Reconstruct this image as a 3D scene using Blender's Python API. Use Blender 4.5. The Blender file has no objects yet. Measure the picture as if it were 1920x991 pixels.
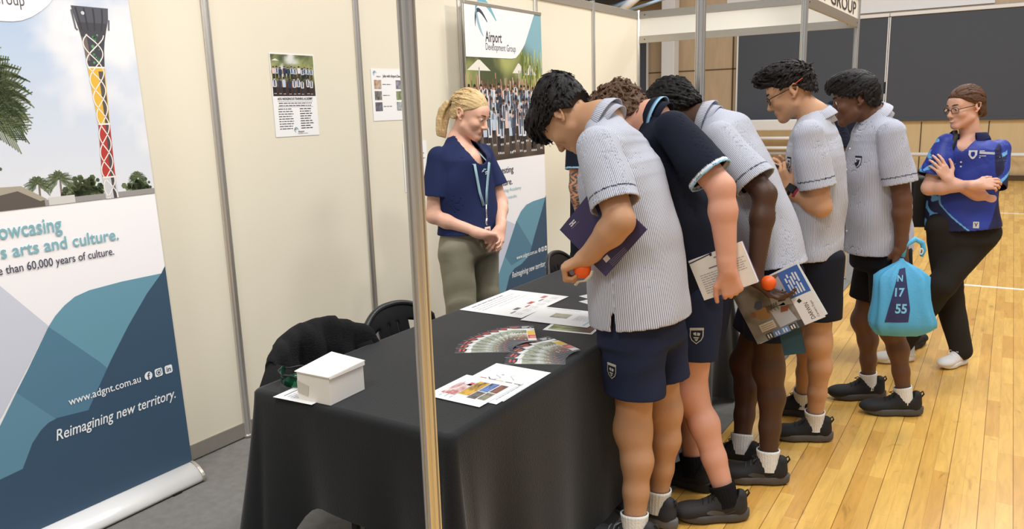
import bpy, math, random
import numpy as np
from mathutils import Vector, Matrix, Quaternion
from mathutils.bvhtree import BVHTree
C = bpy.context.scene
COL = C.collection

# ------------------------------------------------------------------ camera
cam_d = bpy.data.cameras.new('camera')
cam = bpy.data.objects.new('camera', cam_d); COL.objects.link(cam)
FOC, PITCH, ROLL, YAW = 1468.96, 0.198, -0.030, 0.5653
fw = Vector((-math.sin(YAW) * math.cos(PITCH), math.cos(YAW) * math.cos(PITCH), -math.sin(PITCH)))
rt = Vector((math.cos(YAW), math.sin(YAW), 0)); up = rt.cross(fw)
r2 = math.cos(ROLL) * rt + math.sin(ROLL) * up
u2 = -math.sin(ROLL) * rt + math.cos(ROLL) * up
cam.matrix_world = Matrix(((r2.x, u2.x, -fw.x, 3.1749), (r2.y, u2.y, -fw.y, -2.4386), (r2.z, u2.z, -fw.z, 1.6127), (0, 0, 0, 1)))
cam_d.sensor_fit = 'HORIZONTAL'; cam_d.sensor_width = 36.0
cam_d.lens = FOC / 1920 * 36.0
cam_d.clip_start = .05; cam_d.clip_end = 200
C.camera = cam

# ------------------------------------------------------------------ light
C.view_settings.view_transform = 'Standard'; C.view_settings.look = 'None'
C.view_settings.gamma = 1.0; C.view_settings.use_curve_mapping = False
C.view_settings.exposure = 0.0
world = bpy.data.worlds.new('hall_light'); C.world = world; world.use_nodes = True
world.node_tree.nodes['Background'].inputs[0].default_value = (0.98, 0.98, 1.0, 1)
world.node_tree.nodes['Background'].inputs[1].default_value = 0.33
def area(name, loc, target, sx, sy, power, col=(1, 1, 1), spread=180):
    d = bpy.data.lights.new(name, 'AREA'); d.shape = 'RECTANGLE'; d.size = sx; d.size_y = sy
    d.energy = power; d.color = col; d.spread = math.radians(spread)
    o = bpy.data.objects.new(name, d); COL.objects.link(o); o.location = loc
    o.rotation_euler = (Vector(target) - Vector(loc)).to_track_quat('-Z', 'Y').to_euler()
    return o
# rows of hall lights high over the court, and the stand's own warm spotlights on the fascia
for i, (x, y) in enumerate(((3.3, -0.6), (3.4, 4.5), (3.6, 10.0), (-1.0, 9.5), (7.5, 3.0), (2.2, -4.6))):
    area('hall_light', (x, y, 6.4), (x, y, 0), 1.6, 1.6, 188, (1.0, 0.985, 0.965))
for y, e_ in ((-1.7, 80), (0.4, 44), (2.4, 44), (4.2, 44)):
    d = bpy.data.lights.new('stand_spot', 'SPOT'); d.energy = e_; d.color = (1.0, .92, .80)
    d.spot_size = math.radians(95); d.spot_blend = .8; d.shadow_soft_size = .07
    o = bpy.data.objects.new('stand_spot', d); COL.objects.link(o); o.location = (1.9, y, 2.75)
    o.rotation_euler = (Vector((0.1, y + .2, 1.45)) - Vector((1.9, y, 2.75))).to_track_quat('-Z', 'Y').to_euler()

# ------------------------------------------------------------------ materials
def s2l(c): return c / 12.92 if c <= .04045 else ((c + .055) / 1.055) ** 2.4
def rgb(*c):
    if len(c) == 1: c = c[0]
    return tuple(s2l(v / 255.) for v in c)
MATS = {}
def mat(name, col, rough=.5, metal=0., noise=0., nscale=20., bump=0., bscale=60., coat=0., sss=0., spec=.5, stretch=None):
    if name in MATS: return MATS[name]
    m = bpy.data.materials.new(name); m.use_nodes = True; nt = m.node_tree
    b = nt.nodes['Principled BSDF']
    b.inputs['Base Color'].default_value = (*col, 1); b.inputs['Roughness'].default_value = rough
    b.inputs['Metallic'].default_value = metal; b.inputs['Coat Weight'].default_value = coat
    b.inputs['Specular IOR Level'].default_value = spec
    tc = nt.nodes.new('ShaderNodeTexCoord'); vec = tc.outputs['Object']
    if stretch:
        mp = nt.nodes.new('ShaderNodeMapping'); mp.inputs['Scale'].default_value = stretch
        nt.links.new(vec, mp.inputs[0]); vec = mp.outputs[0]
    n = nt.nodes.new('ShaderNodeTexNoise'); n.inputs['Scale'].default_value = nscale; n.inputs['Detail'].default_value = 4
    nt.links.new(vec, n.inputs['Vector'])
    mx = nt.nodes.new('ShaderNodeMix'); mx.data_type = 'RGBA'
    mx.inputs[6].default_value = (*[v * (1 - noise) for v in col], 1)
    mx.inputs[7].default_value = (*[min(1, v * (1 + noise)) for v in col], 1)
    nt.links.new(n.outputs['Fac'], mx.inputs[0]); nt.links.new(mx.outputs[2], b.inputs['Base Color'])
    if bump:
        n2 = nt.nodes.new('ShaderNodeTexNoise'); n2.inputs['Scale'].default_value = bscale; n2.inputs['Detail'].default_value = 3
        nt.links.new(vec, n2.inputs['Vector'])
        bp = nt.nodes.new('ShaderNodeBump'); bp.inputs['Strength'].default_value = bump; bp.inputs['Distance'].default_value = .01
        nt.links.new(n2.outputs['Fac'], bp.inputs['Height']); nt.links.new(bp.outputs[0], b.inputs['Normal'])
    MATS[name] = m; return m
def attr_mat(name, rough=.6, stripe=False, bump=0., bscale=60., coat=0., spec=.5, sss=0., nz=0.):
    """colour from the mesh's own Col attribute (dyes, prints); optional woven pin stripe along attribute su"""
    if name in MATS: return MATS[name]
    m = bpy.data.materials.new(name); m.use_nodes = True; nt = m.node_tree; L = nt.links
    b = nt.nodes['Principled BSDF']; b.inputs['Roughness'].default_value = rough; b.inputs['Coat Weight'].default_value = coat
    b.inputs['Specular IOR Level'].default_value = spec
    a = nt.nodes.new('ShaderNodeAttribute'); a.attribute_name = 'Col'; col = a.outputs['Color']
    tc = nt.nodes.new('ShaderNodeTexCoord')
    if stripe:
        s = nt.nodes.new('ShaderNodeAttribute'); s.attribute_name = 'su'
        w = nt.nodes.new('ShaderNodeMath'); w.operation = 'MULTIPLY'; w.inputs[1].default_value = 1 / .0066
        fr = nt.nodes.new('ShaderNodeMath'); fr.operation = 'FRACT'
        lt = nt.nodes.new('ShaderNodeMath'); lt.operation = 'LESS_THAN'; lt.inputs[1].default_value = .40
        L.new(s.outputs['Fac'], w.inputs[0]); L.new(w.outputs[0], fr.inputs[0]); L.new(fr.outputs[0], lt.inputs[0])
        mx = nt.nodes.new('ShaderNodeMix'); mx.data_type = 'RGBA'; mx.blend_type = 'MULTIPLY'
        L.new(lt.outputs[0], mx.inputs[0]); L.new(col, mx.inputs[6]); mx.inputs[7].default_value = (.36, .37, .42, 1)
        col = mx.outputs[2]
    if nz:
        n = nt.nodes.new('ShaderNodeTexNoise'); n.inputs['Scale'].default_value = 22; n.inputs['Detail'].default_value = 5
        L.new(tc.outputs['Object'], n.inputs['Vector'])
        mr = nt.nodes.new('ShaderNodeMapRange'); mr.inputs[3].default_value = 1 - nz; mr.inputs[4].default_value = 1 + nz
        L.new(n.outputs['Fac'], mr.inputs[0])
        v = nt.nodes.new('ShaderNodeVectorMath'); v.operation = 'SCALE'
        L.new(col, v.inputs[0]); L.new(mr.outputs[0], v.inputs['Scale']); col = v.outputs[0]
    L.new(col, b.inputs['Base Color'])
    if sss:
        b.inputs['Subsurface Weight'].default_value = sss; b.inputs['Subsurface Radius'].default_value = (.012, .005, .003)
        b.inputs['Subsurface Scale'].default_value = 1.0
    if bump:
        n2 = nt.nodes.new('ShaderNodeTexNoise'); n2.inputs['Scale'].default_value = bscale; n2.inputs['Detail'].default_value = 3
        L.new(tc.outputs['Object'], n2.inputs['Vector'])
        bp = nt.nodes.new('ShaderNodeBump'); bp.inputs['Strength'].default_value = bump; bp.inputs['Distance'].default_value = .01
        L.new(n2.outputs['Fac'], bp.inputs['Height']); L.new(bp.outputs[0], b.inputs['Normal'])
    MATS[name] = m; return m

M_alu = mat('brushed_aluminium', rgb(222, 220, 216), .3, .85, .06, 30, stretch=(40, 40, 1))
M_alurail = mat('aluminium_rail', rgb(186, 182, 174), .42, .75, .05, 30)
M_panel = mat('cream_panel', rgb(232, 225, 206), .45, 0, .015, 3, spec=.4)
M_white = mat('white_paint', rgb(232, 232, 232), .5, 0, .02, 6)
M_blackcloth = mat('black_tablecloth', rgb(22, 25, 28), .8, 0, .12, 90, .2, 220, spec=.35)
bs_ = M_blackcloth.node_tree.nodes['Principled BSDF']; bs_.inputs['Sheen Weight'].default_value = .26; bs_.inputs['Sheen Roughness'].default_value = .4
M_jacket = mat('black_jacket_fabric', rgb(30, 30, 31), .95, 0, .2, 120, .4, 160, spec=.2)
M_plastic = mat('black_plastic', rgb(30, 31, 33), .38, 0, .05, 60, .08, 300)
M_carton = mat('white_cardboard', rgb(238, 234, 226), .6, 0, .02, 12)
M_paper = mat('white_paper', rgb(243, 243, 243), .55, 0, .01, 10)
M_print = attr_mat('printed_ink', .45)
M_printmatte = attr_mat('printed_vinyl', .55)
M_blind = mat('charcoal_blind', rgb(82, 86, 94), .85, 0, .05, 50, .1, 200, spec=.3)
M_skin = attr_mat('skin', .5, False, .06, 140, sss=.12, nz=.06, spec=.4)
M_stripe = attr_mat('pinstripe_cotton', .85, True, .05, 70, spec=.2)
M_cloth = attr_mat('dyed_cloth', .85, False, .08, 120, spec=.2)
M_satin = attr_mat('satin_sport_cloth', .5, False, .1, 100, spec=.4)
M_sock = attr_mat('ribbed_sock', .9, False, .3, 160, spec=.15)
M_shoe = attr_mat('shoe_upper', .7, False, .2, 200, spec=.35)
M_hair = attr_mat('hair', .5, False, .3, 260, nz=.25, spec=.22)
M_lens = mat('mirror_lens', rgb(12, 84, 54), .08, .6, .1, 8)
M_orange = mat('orange_foam', rgb(238, 96, 20), .5, 0, .06, 30, .1, 120)
M_blue = attr_mat('light_blue_bag_fabric', .6, False, .15, 90, nz=.05)
M_eye = attr_mat('eye', .12)

# ------------------------------------------------------------------ helpers
def tag(o, label=None, cat=None, group=None, kind=None):
    if label: o['label'] = label
    if cat: o['category'] = cat
    if group: o['group'] = group
    if kind: o['kind'] = kind
    return o
def thing(name, label, cat, loc=(0, 0, 0), rz=0., group=None, kind=None):
    o = bpy.data.objects.new(name, None); o.empty_display_size = .1
    COL.objects.link(o); o.location = loc; o.rotation_euler = (0, 0, rz)
    return tag(o, label, cat, group, kind)
def link_mesh(name, me, m, parent=None, loc=(0, 0, 0)):
    o = bpy.data.objects.new(name, me); COL.objects.link(o); o.location = loc
    for mm in (m if isinstance(m, (list, tuple)) else [m]): me.materials.append(mm)
    if parent is not None: o.parent = parent
    return o
class MB:
    """collects shapes, links them as one mesh"""
    def __init__(s): s.v = []; s.f = []; s.c = []; s.cur = (1, 1, 1); s.sm = []; s.mi = []; s.m = 0
    def add(s, vs, fs, smooth=False):
        n = len(s.v); s.v += [tuple(map(float, q)) for q in vs]; s.c += [s.cur] * len(vs)
        for f in fs: s.f.append(tuple(i + n for i in f)); s.sm.append(smooth); s.mi.append(s.m)
    def box(s, lo, hi):
        x0, y0, z0 = lo; x1, y1, z1 = hi
        s.add([(x0, y0, z0), (x1, y0, z0), (x1, y1, z0), (x0, y1, z0), (x0, y0, z1), (x1, y0, z1), (x1, y1, z1), (x0, y1, z1)],
              [(0, 3, 2, 1), (4, 5, 6, 7), (0, 1, 5, 4), (1, 2, 6, 5), (2, 3, 7, 6), (3, 0, 4, 7)])
    def obox(s, c, ax, ay, az):
        c, ax, ay, az = map(np.array, (c, ax, ay, az)); V = []
        for k in (-1, 1):
            for a, b in ((-1, -1), (1, -1), (1, 1), (-1, 1)): V.append(c + a * ax + b * ay + k * az)
        s.add(V, [(0, 3, 2, 1), (4, 5, 6, 7), (0, 1, 5, 4), (1, 2, 6, 5), (2, 3, 7, 6), (3, 0, 4, 7)])
    def prism(s, poly, z0, z1, xf=None, smooth=False):
        n = len(poly); V = [(x, y, z0) for x, y in poly] + [(x, y, z1) for x, y in poly]
        if xf: V = [xf(v) for v in V]
        s.add(V, [tuple(range(n - 1, -1, -1)), tuple(range(n, 2 * n))])
        k = len(s.v) - 2 * n
        for i in range(n):
            j = (i + 1) % n; s.f.append((k + i, k + j, k + n + j, k + n + i)); s.sm.append(smooth); s.mi.append(s.m)
    def tube(s, pts, r, n=8, cap=True):
        P = np.array(pts, float); m = len(P)
        R = np.full(m, r) if np.isscalar(r) else np.array(r, float)
        T = np.gradient(P, axis=0); T /= np.linalg.norm(T, axis=1)[:, None] + 1e-12
        a = np.array((0, 0, 1.)) if abs(T[0][2]) < .9 else np.array((1., 0, 0))
        V = []
        for i in range(m):
            a = a - T[i] * (a @ T[i]); a /= np.linalg.norm(a); b = np.cross(T[i], a)
            for k in range(n):
                t = 2 * math.pi * k / n; V.append(P[i] + R[i] * (math.cos(t) * a + math.sin(t) * b))
        F = [(i * n + k, i * n + (k + 1) % n, (i + 1) * n + (k + 1) % n, (i + 1) * n + k) for i in range(m - 1) for k in range(n)]
        if cap: F += [tuple(range(n - 1, -1, -1)), tuple(range((m - 1) * n, m * n))]
        s.add(V, F, True)
    def grid(s, G, smooth=True, close=False):
        G = np.array(G, float); a, b = G.shape[:2]
        F = [(i * b + j, i * b + (j + 1) % b, (i + 1) * b + (j + 1) % b, (i + 1) * b + j) for i in range(a - 1) for j in range(b if close else b - 1)]
        s.add(G.reshape(-1, 3), F, smooth)
    def sphere(s, c, r, n=14):
        r = np.array(r if hasattr(r, '__len__') else (r, r, r), float); c = np.array(c, float); G = []
        for i in range(n + 1):
            t = math.pi * i / n
            G.append([c + r * np.array((math.sin(t) * math.cos(p), math.sin(t) * math.sin(p), -math.cos(t))) for p in np.linspace(0, 2 * math.pi, 2 * n, endpoint=False)])
        s.grid(G, True, True)
    def build(s, name, m, parent=None, loc=(0, 0, 0), world=False):
        """world: vertices are world coordinates, parent an unrotated empty at parent.location"""
        V = np.array(s.v, float).reshape(-1, 3)
        if world and parent is not None: V = V - np.array(parent.location)
        me = bpy.data.meshes.new(name); me.from_pydata(V.tolist(), [], s.f); me.update()
        me.polygons.foreach_set('use_smooth', s.sm); me.polygons.foreach_set('material_index', s.mi)
        ca = me.color_attributes.new('Col', 'FLOAT_COLOR', 'POINT')
        ca.data.foreach_set('color', np.c_[np.array(s.c, np.float32).reshape(-1, 3), np.ones(len(V), np.float32)].ravel())
        return link_mesh(name, me, m, parent, loc)
def bevel(o, w, seg=2):
    md = o.modifiers.new('bevel', 'BEVEL'); md.width = w; md.segments = seg; md.limit_method = 'ANGLE'; return o
def solid(o, t, off=0.):
    md = o.modifiers.new('solid', 'SOLIDIFY'); md.thickness = t; md.offset = off; return o
def copy_tree(o, parent=None):
    c = o.copy(); COL.objects.link(c)
    if parent is not None: c.parent = parent
    for ch in list(o.children): copy_tree(ch, c)
    return c

# lettering: outlines of the built-in font, cached as flat triangles
_TX = {}
def text_geo(s, bold=0., shear=0., spacing=1.):
    key = (s, bold, shear, spacing)
    if key not in _TX:
        cu = bpy.data.curves.new('t', 'FONT'); cu.body = s; cu.size = 1.; cu.resolution_u = 3; cu.offset = bold; cu.shear = shear; cu.space_character = spacing
        ob = bpy.data.objects.new('t', cu); COL.objects.link(ob)
        dg = bpy.context.evaluated_depsgraph_get(); me = bpy.data.meshes.new_from_object(ob.evaluated_get(dg))
        V = [(v.co.x, v.co.y) for v in me.vertices]; F = [tuple(p.vertices) for p in me.polygons]
        bpy.data.objects.remove(ob); bpy.data.curves.remove(cu); bpy.data.meshes.remove(me)
        _TX[key] = (V, F)
    return _TX[key]
class Print:
    """ink on a flat sheet: frame O + u*U + v*V, thin layers along N"""
    def __init__(s, O, U, V):
        s.O, s.U, s.V = (np.array(q, float) for q in (O, U, V)); s.N = np.cross(s.U, s.V); s.N /= np.linalg.norm(s.N)
        s.pic = MB(); s.let = MB(); s.lay = .0004
    def P(s, u, v, l): return s.O + u * s.U + v * s.V + l * s.lay * s.N
    def poly(s, pts, col, l=1, mb=None):
        mb = mb or s.pic; mb.cur = col; mb.add([s.P(u, v, l) for u, v in pts], [tuple(range(len(pts)))])
    def rect(s, u0, v0, u1, v1, col, l=1): s.poly([(u0, v0), (u1, v0), (u1, v1), (u0, v1)], col, l)
    def disc(s, u, v, r, col, l=2, n=12, rv=None):
        rv = rv or r; s.poly([(u + r * math.cos(t), v + rv * math.sin(t)) for t in np.linspace(0, 2 * math.pi, n, endpoint=False)], col, l)
    def line(s, pts, w, col, l=3):
        P = np.array(pts, float); T = np.gradient(P, axis=0); T /= np.linalg.norm(T, axis=1)[:, None] + 1e-9
        Nn = np.c_[-T[:, 1], T[:, 0]] * w / 2; A = P + Nn; B = P - Nn; s.pic.cur = col
        s.pic.add([s.P(*q, l) for q in A] + [s.P(*q, l) for q in B], [(i, len(P) + i, len(P) + i + 1, i + 1) for i in range(len(P) - 1)])
    def field(s, u0, v0, u1, v1, nu, nv, fn, l=1):
        uu, vv = np.meshgrid(np.linspace(0, 1, nu + 1), np.linspace(0, 1, nv + 1)); cols = fn(uu, vv).reshape(-1, 3)
        V = [s.P(u0 + (u1 - u0) * a, v0 + (v1 - v0) * b, l) for a, b in zip(uu.ravel(), vv.ravel())]; n = nu + 1
        F = [(j * n + i, j * n + i + 1, (j + 1) * n + i + 1, (j + 1) * n + i) for j in range(nv) for i in range(nu)]
        k = len(s.pic.c); s.pic.add(V, F); s.pic.c[k:] = [tuple(c) for c in cols]
    def text(s, st, u, v, size, col, width=None, align='L', bold=0., shear=0., l=4, rot=0.):
        V, F = text_geo(st, bold, shear); X = np.array(V); x0, x1 = X[:, 0].min(), X[:, 0].max()
        sx = width / (x1 - x0) if width else size
        ox = {'L': x0, 'R': x1, 'C': (x0 + x1) / 2}[align]
        c, sn = math.cos(rot), math.sin(rot); s.let.cur = col
        Q = [((x - ox) * sx, y * size) for x, y in V]
        s.let.add([s.P(u + c * a - sn * b, v + sn * a + c * b, l) for a, b in Q], F)
    def done(s, parent, m=None, world=True, pic='printed_picture', let='lettering'):
        m = m or M_print
        if s.pic.f: s.pic.build(pic, m, parent, world=world)
        if s.let.f: s.let.build(let, m, parent, world=world)
def vnoise(u, v, seed=0, oct=4):
    """cheap 2-d value noise, 0..1"""
    rs = np.random.RandomState(seed); out = np.zeros_like(u, float); amp = .5; tot = 0
    for o in range(oct):
        n = 4 * 2 ** o; T = rs.rand(n * 2 + 2, n * 2 + 2); x = np.clip(u, 0, .9999) * n; y = np.clip(v, 0, 1.9999) * n
        i = x.astype(int); j = np.minimum(y.astype(int), n * 2); fx = x - i; fy = y - j; fx = fx * fx * (3 - 2 * fx); fy = fy * fy * (3 - 2 * fy)
        out += amp * ((T[i, j] * (1 - fx) + T[i + 1, j] * fx) * (1 - fy) + (T[i, j + 1] * (1 - fx) + T[i + 1, j + 1] * fx) * fy); tot += amp; amp *= .55
    return out / tot
def mixc(a, b, t):
    t = np.clip(t, 0, 1)[..., None]; return np.array(a) * (1 - t) + np.array(b) * t
# ================================================================== THE SETTING
def floor_mat():
    m = bpy.data.materials.new('maple_floor'); m.use_nodes = True; nt = m.node_tree; L = nt.links; b = nt.nodes['Principled BSDF']
    tc = nt.nodes.new('ShaderNodeTexCoord'); mp = nt.nodes.new('ShaderNodeMapping'); mp.inputs['Rotation'].default_value = (0, 0, math.pi / 2)
    L.new(tc.outputs['Object'], mp.inputs[0])
    br = nt.nodes.new('ShaderNodeTexBrick'); br.inputs['Scale'].default_value = 1; br.inputs['Brick Width'].default_value = .52
    br.inputs['Row Height'].default_value = .059; br.inputs['Mortar Size'].default_value = .0006; br.inputs['Mortar Smooth'].default_value = .6
    br.inputs['Color1'].default_value = (*rgb(232, 186, 98), 1); br.inputs['Color2'].default_value = (*rgb(206, 152, 72), 1)
    br.inputs['Mortar'].default_value = (*rgb(178, 132, 70), 1); br.offset = .37; br.offset_frequency = 3; br.inputs['Bias'].default_value = -.2
    L.new(mp.outputs[0], br.inputs['Vector'])
    mp2 = nt.nodes.new('ShaderNodeMapping'); mp2.inputs['Scale'].default_value = (14, 1.6, 1); L.new(tc.outputs['Object'], mp2.inputs[0])
    n = nt.nodes.new('ShaderNodeTexNoise'); n.inputs['Scale'].default_value = 3; n.inputs['Detail'].default_value = 6; n.inputs['Distortion'].default_value = .8
    L.new(mp2.outputs[0], n.inputs['Vector'])
    cr = nt.nodes.new('ShaderNodeMapRange'); cr.inputs[1].default_value = .3; cr.inputs[2].default_value = .75; cr.inputs[3].default_value = .86; cr.inputs[4].default_value = 1.1
    L.new(n.outputs['Fac'], cr.inputs[0])
    # knots and heartwood streaks
    mp3 = nt.nodes.new('ShaderNodeMapping'); mp3.inputs['Scale'].default_value = (7, 2.2, 1); L.new(tc.outputs['Object'], mp3.inputs[0])
    n3 = nt.nodes.new('ShaderNodeTexNoise'); n3.inputs['Scale'].default_value = 1.6; n3.inputs['Detail'].default_value = 5; n3.inputs['Distortion'].default_value = 1.5
    L.new(mp3.outputs[0], n3.inputs['Vector'])
    k = nt.nodes.new('ShaderNodeMapRange'); k.inputs[1].default_value = .62; k.inputs[2].default_value = .76; k.inputs[3].default_value = 1; k.inputs[4].default_value = .62
    L.new(n3.outputs['Fac'], k.inputs[0])
    mu = nt.nodes.new('ShaderNodeMath'); mu.operation = 'MULTIPLY'; L.new(cr.outputs[0], mu.inputs[0]); L.new(k.outputs[0], mu.inputs[1])
    b2 = nt.nodes.new('ShaderNodeTexBrick'); b2.inputs['Scale'].default_value = 1; b2.inputs['Brick Width'].default_value = 40; b2.inputs['Row Height'].default_value = .118; b2.inputs['Mortar Size'].default_value = .0016
    for nm in ('Color1', 'Color2'): b2.inputs[nm].default_value = (1, 1, 1, 1)
    b2.inputs['Mortar'].default_value = (.42, .32, .22, 1); L.new(mp.outputs[0], b2.inputs['Vector'])
    mm = nt.nodes.new('ShaderNodeMix'); mm.data_type = 'RGBA'; mm.blend_type = 'MULTIPLY'; mm.inputs[0].default_value = 1; L.new(br.outputs['Color'], mm.inputs[6]); L.new(b2.outputs['Color'], mm.inputs[7])
    sc = nt.nodes.new('ShaderNodeVectorMath'); sc.operation = 'SCALE'; L.new(mm.outputs[2], sc.inputs[0]); L.new(mu.outputs[0], sc.inputs['Scale'])
    L.new(sc.outputs[0], b.inputs['Base Color']); b.inputs['Roughness'].default_value = .3
    b.inputs['Coat Weight'].default_value = .25; b.inputs['Coat Roughness'].default_value = .18
    return m
def wood_mat(name, c1, c2, row=1.2, wid=2.4):
    m = bpy.data.materials.new(name); m.use_nodes = True; nt = m.node_tree; L = nt.links; b = nt.nodes['Principled BSDF']
    tc = nt.nodes.new('ShaderNodeTexCoord'); mp = nt.nodes.new('ShaderNodeMapping'); mp.inputs['Scale'].default_value = (5, 5, .8)
    L.new(tc.outputs['Object'], mp.inputs[0])
    n = nt.nodes.new('ShaderNodeTexNoise'); n.inputs['Scale'].default_value = 1.5; n.inputs['Detail'].default_value = 6; n.inputs['Distortion'].default_value = 1.
    L.new(mp.outputs[0], n.inputs['Vector'])
    mx = nt.nodes.new('ShaderNodeMix'); mx.data_type = 'RGBA'; mx.inputs[6].default_value = (*c1, 1); mx.inputs[7].default_value = (*c2, 1)
    L.new(n.outputs['Fac'], mx.inputs[0]); L.new(mx.outputs[2], b.inputs['Base Color']); b.inputs['Roughness'].default_value = .5
    return m
M_floor = floor_mat()
M_ply = wood_mat('plywood_panel', rgb(176, 152, 124), rgb(208, 184, 150))
M_perf = wood_mat('perforated_panel', rgb(204, 178, 132), rgb(222, 198, 154))
M_line = mat('court_line_paint', rgb(240, 238, 228), .35)
M_seam = mat('panel_seam', rgb(90, 72, 52), .8)
M_carpet = mat('grey_carpet_tile', rgb(128, 126, 123), .95, 0, .22, 26, .5, 260, spec=.1)
M_steelblue = mat('roof_sheet', rgb(74, 92, 128), .5, .0, .1, 5)

f = MB(); f.box((-14, -9, -.12), (16, 15.2, -.004)); tag(f.build('floor', M_floor), kind='structure')
f = MB(); f.box((-3.0, -9, -.004), (2.085, 8.0, .004)); tag(f.build('carpet', M_carpet), 'grey carpet tile floor laid under the white walled stand', 'carpet')
for (y, w, lab) in ((5.2, .05, 'white painted court line nearest the stand, crossing behind the woman in blue'), (10.12, .05, 'white painted court line far back on the wooden floor')):
    f = MB(); f.box((2.1 if y < 6 else -3, y - w / 2, -.004), (12, y + w / 2, -.0025)); tag(f.build('court_line', M_line), lab, 'court line')

# stand wall: cream panels with a rail above and below each, one upright post every metre
wl = bpy.data.objects.new('wall_left', None); COL.objects.link(wl); tag(wl, kind='structure')
def post_geo(mb, x, y, z0, z1, R=.0205):
    pts = []
    for k in range(8):
        a0 = math.pi / 8 + k * math.pi / 4; a1 = a0 + math.pi / 4; Ro = R / math.cos(math.pi / 8)
        A = np.array((math.cos(a0), math.sin(a0))) * Ro; B = np.array((math.cos(a1), math.sin(a1))) * Ro
        m_ = (A + B) / 2; t = (B - A) / np.linalg.norm(B - A); nn = m_ / np.linalg.norm(m_)
        for q in (A, m_ - t * .0035, m_ - t * .0035 - nn * .006, m_ + t * .0035 - nn * .006, m_ + t * .0035): pts.append((x + q[0], y + q[1]))
    mb.prism(pts, z0, z1)
near = ['first', 'second', 'third', 'fourth', 'fifth', 'sixth']
for i in range(-3, 5):
    p = MB(); p.box((-.004, i + .014, .085), (.0, i + .986, 2.425)); o = p.build('panel', M_panel, wl)
    p = MB(); p.box((-.012, i + .018, .012), (.006, i + .982, .088)); bevel(p.build('bottom_rail', M_alurail, wl), .002)
    p = MB(); p.box((-.014, i + .018, 2.42), (.012, i + .982, 2.487)); bevel(p.build('top_rail', M_alurail, wl), .002)
def booth_post(x, y, lab, z0=.004, z1=2.5):
    t = thing('booth_post', lab, 'post', (x, y, 0), group='aluminium posts of the stand')
    mb = MB(); post_geo(mb, x, y, z0 + .018, z1); mb.build('upright', M_alu, t, world=True)
    mb = MB(); mb.tube([(x, y, z0), (x, y, z0 + .014), (x, y, z0 + .02)], (.024, .024, .016), 16); mb.build('foot', M_alurail, t, world=True)
    return t
wl_labels = {0: 'aluminium wall post right of the left banner, its foot visible by the black tablecloth',
  1: 'aluminium wall post between the photo poster and the logo poster', 2: 'aluminium wall post right behind the blonde woman, at the left edge of the far banner',
  3: 'aluminium wall post whose top shows over the far banner', 4: 'aluminium wall post on the bare wall right of the far banner',
  5: 'aluminium corner post where the cream wall meets the open header at the far end'}
for i in range(0, 6): booth_post(0, i, wl_labels[i])
booth_post(2, -1, 'thick foreground aluminium post standing in front of the near table corner')
booth_post(2, 1, 'aluminium front post rising behind the heads of the leaning students')
booth_post(2, 3, 'aluminium front post ending above the head of the student in glasses')
booth_post(2, 5, 'aluminium front corner post holding the end of the lettered fascia')
# header over the open far end and lettered fascia along the front
def header(lab, a, b, z0=2.19, z1=2.487, txt=None):
    a, b = np.array(a, float), np.array(b, float); d = (b - a) / np.linalg.norm(b - a); n = np.array((-d[1], d[0]))
    t = thing('header_board', lab, 'header', (*a, 0))
    L = np.linalg.norm(b - a); c = (a + b) / 2; D3 = lambda v, z=0: np.array((v[0], v[1], z))
    q = MB(); q.obox(D3(c, (z0 + z1) / 2), D3(d) * (L / 2 - .02), D3(n) * .002, np.array((0, 0, (z1 - z0) / 2 - .03))); q.build('board', M_panelw, t, world=True)
    for k, z in (('bottom_rail', z0 + .033), ('top_rail', z1 - .033)):
        q = MB(); q.obox(D3(c, z), D3(d) * (L / 2 - .018), D3(n) * .011, np.array((0, 0, .033))); q.build(k, M_alurail, t, world=True)
    for e in (a + d * .075, b - d * .075):
        for z in (z0 + .033, z1 - .033):
            q = MB(); q.tube([D3(e - n * .0145, z), D3(e + n * .0145, z)], .006, 10); q.build('lock_screw', M_seam, t, world=True)
    if txt:
        o = D3(a, 0) - D3(n) * .003
        P = Print(o + np.array((0, 0, z0)), D3(d), (0, 0, 1)); P.text(txt, L - .12, .09, .145, rgb(60, 58, 60), width=1.62, align='R', bold=.006); P.done(t)
    return t
M_panelw = mat('white_header_board', rgb(250, 248, 240), .45, 0, .015, 3, spec=.4)
header('cream header board with aluminium rails spanning the open far end of the stand', (0, 5), (2, 5))
header('white fascia board over the front ending in the word GROUP', (2, 3), (2, 5), txt='NT GROUP')

# sports hall end wall
wb = bpy.data.objects.new('wall_back', None); COL.objects.link(wb); tag(wb, kind='structure')
p = MB(); p.box((-14, 15.0, 0), (16, 15.2, 7.0)); p.build('sheathing', M_ply, wb)
p = MB(); p.box((-2.2, 14.93, .06), (16, 15.0, 1.14)); p.build('perforated_panel', M_perf, wb)
p = MB()
for x in np.arange(-1.7, 16, 1.13): p.box((x, 14.922, .06), (x + .018, 14.935, 1.14))
for z in (2.28,): p.box((-9, 14.985, z), (-1.98, 15.0, z + .02))
for z in (3.5,): p.box((-9, 14.985, z), (-1.98, 15.0, z + .02))
p.box((-2.06, 14.985, 1.0), (-2.03, 15.0, 5)); p.build('panel_joint', M_seam, wb)
p = MB(); p.box((-2.2, 14.9, 1.1), (16, 15.0, 1.16)); p.build('panel_cap', M_perf, wb)
p = MB(); p.box((-2.2, 14.97, 3.22), (2.75, 15.0, 4.6)); p.build('white_lining', M_white, wb)
p = MB(); p.box((-14, 14.88, 0), (16, 14.95, .09)); tag(p.build('baseboard_back', M_seam), kind='structure')
p = MB(); p.box((-3.52, 14.55, 0), (-3.22, 14.85, 5)); tag(bevel(p.build('hall_column', M_white), .01), 'white square steel column against the plywood wall of the hall', 'column')
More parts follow.
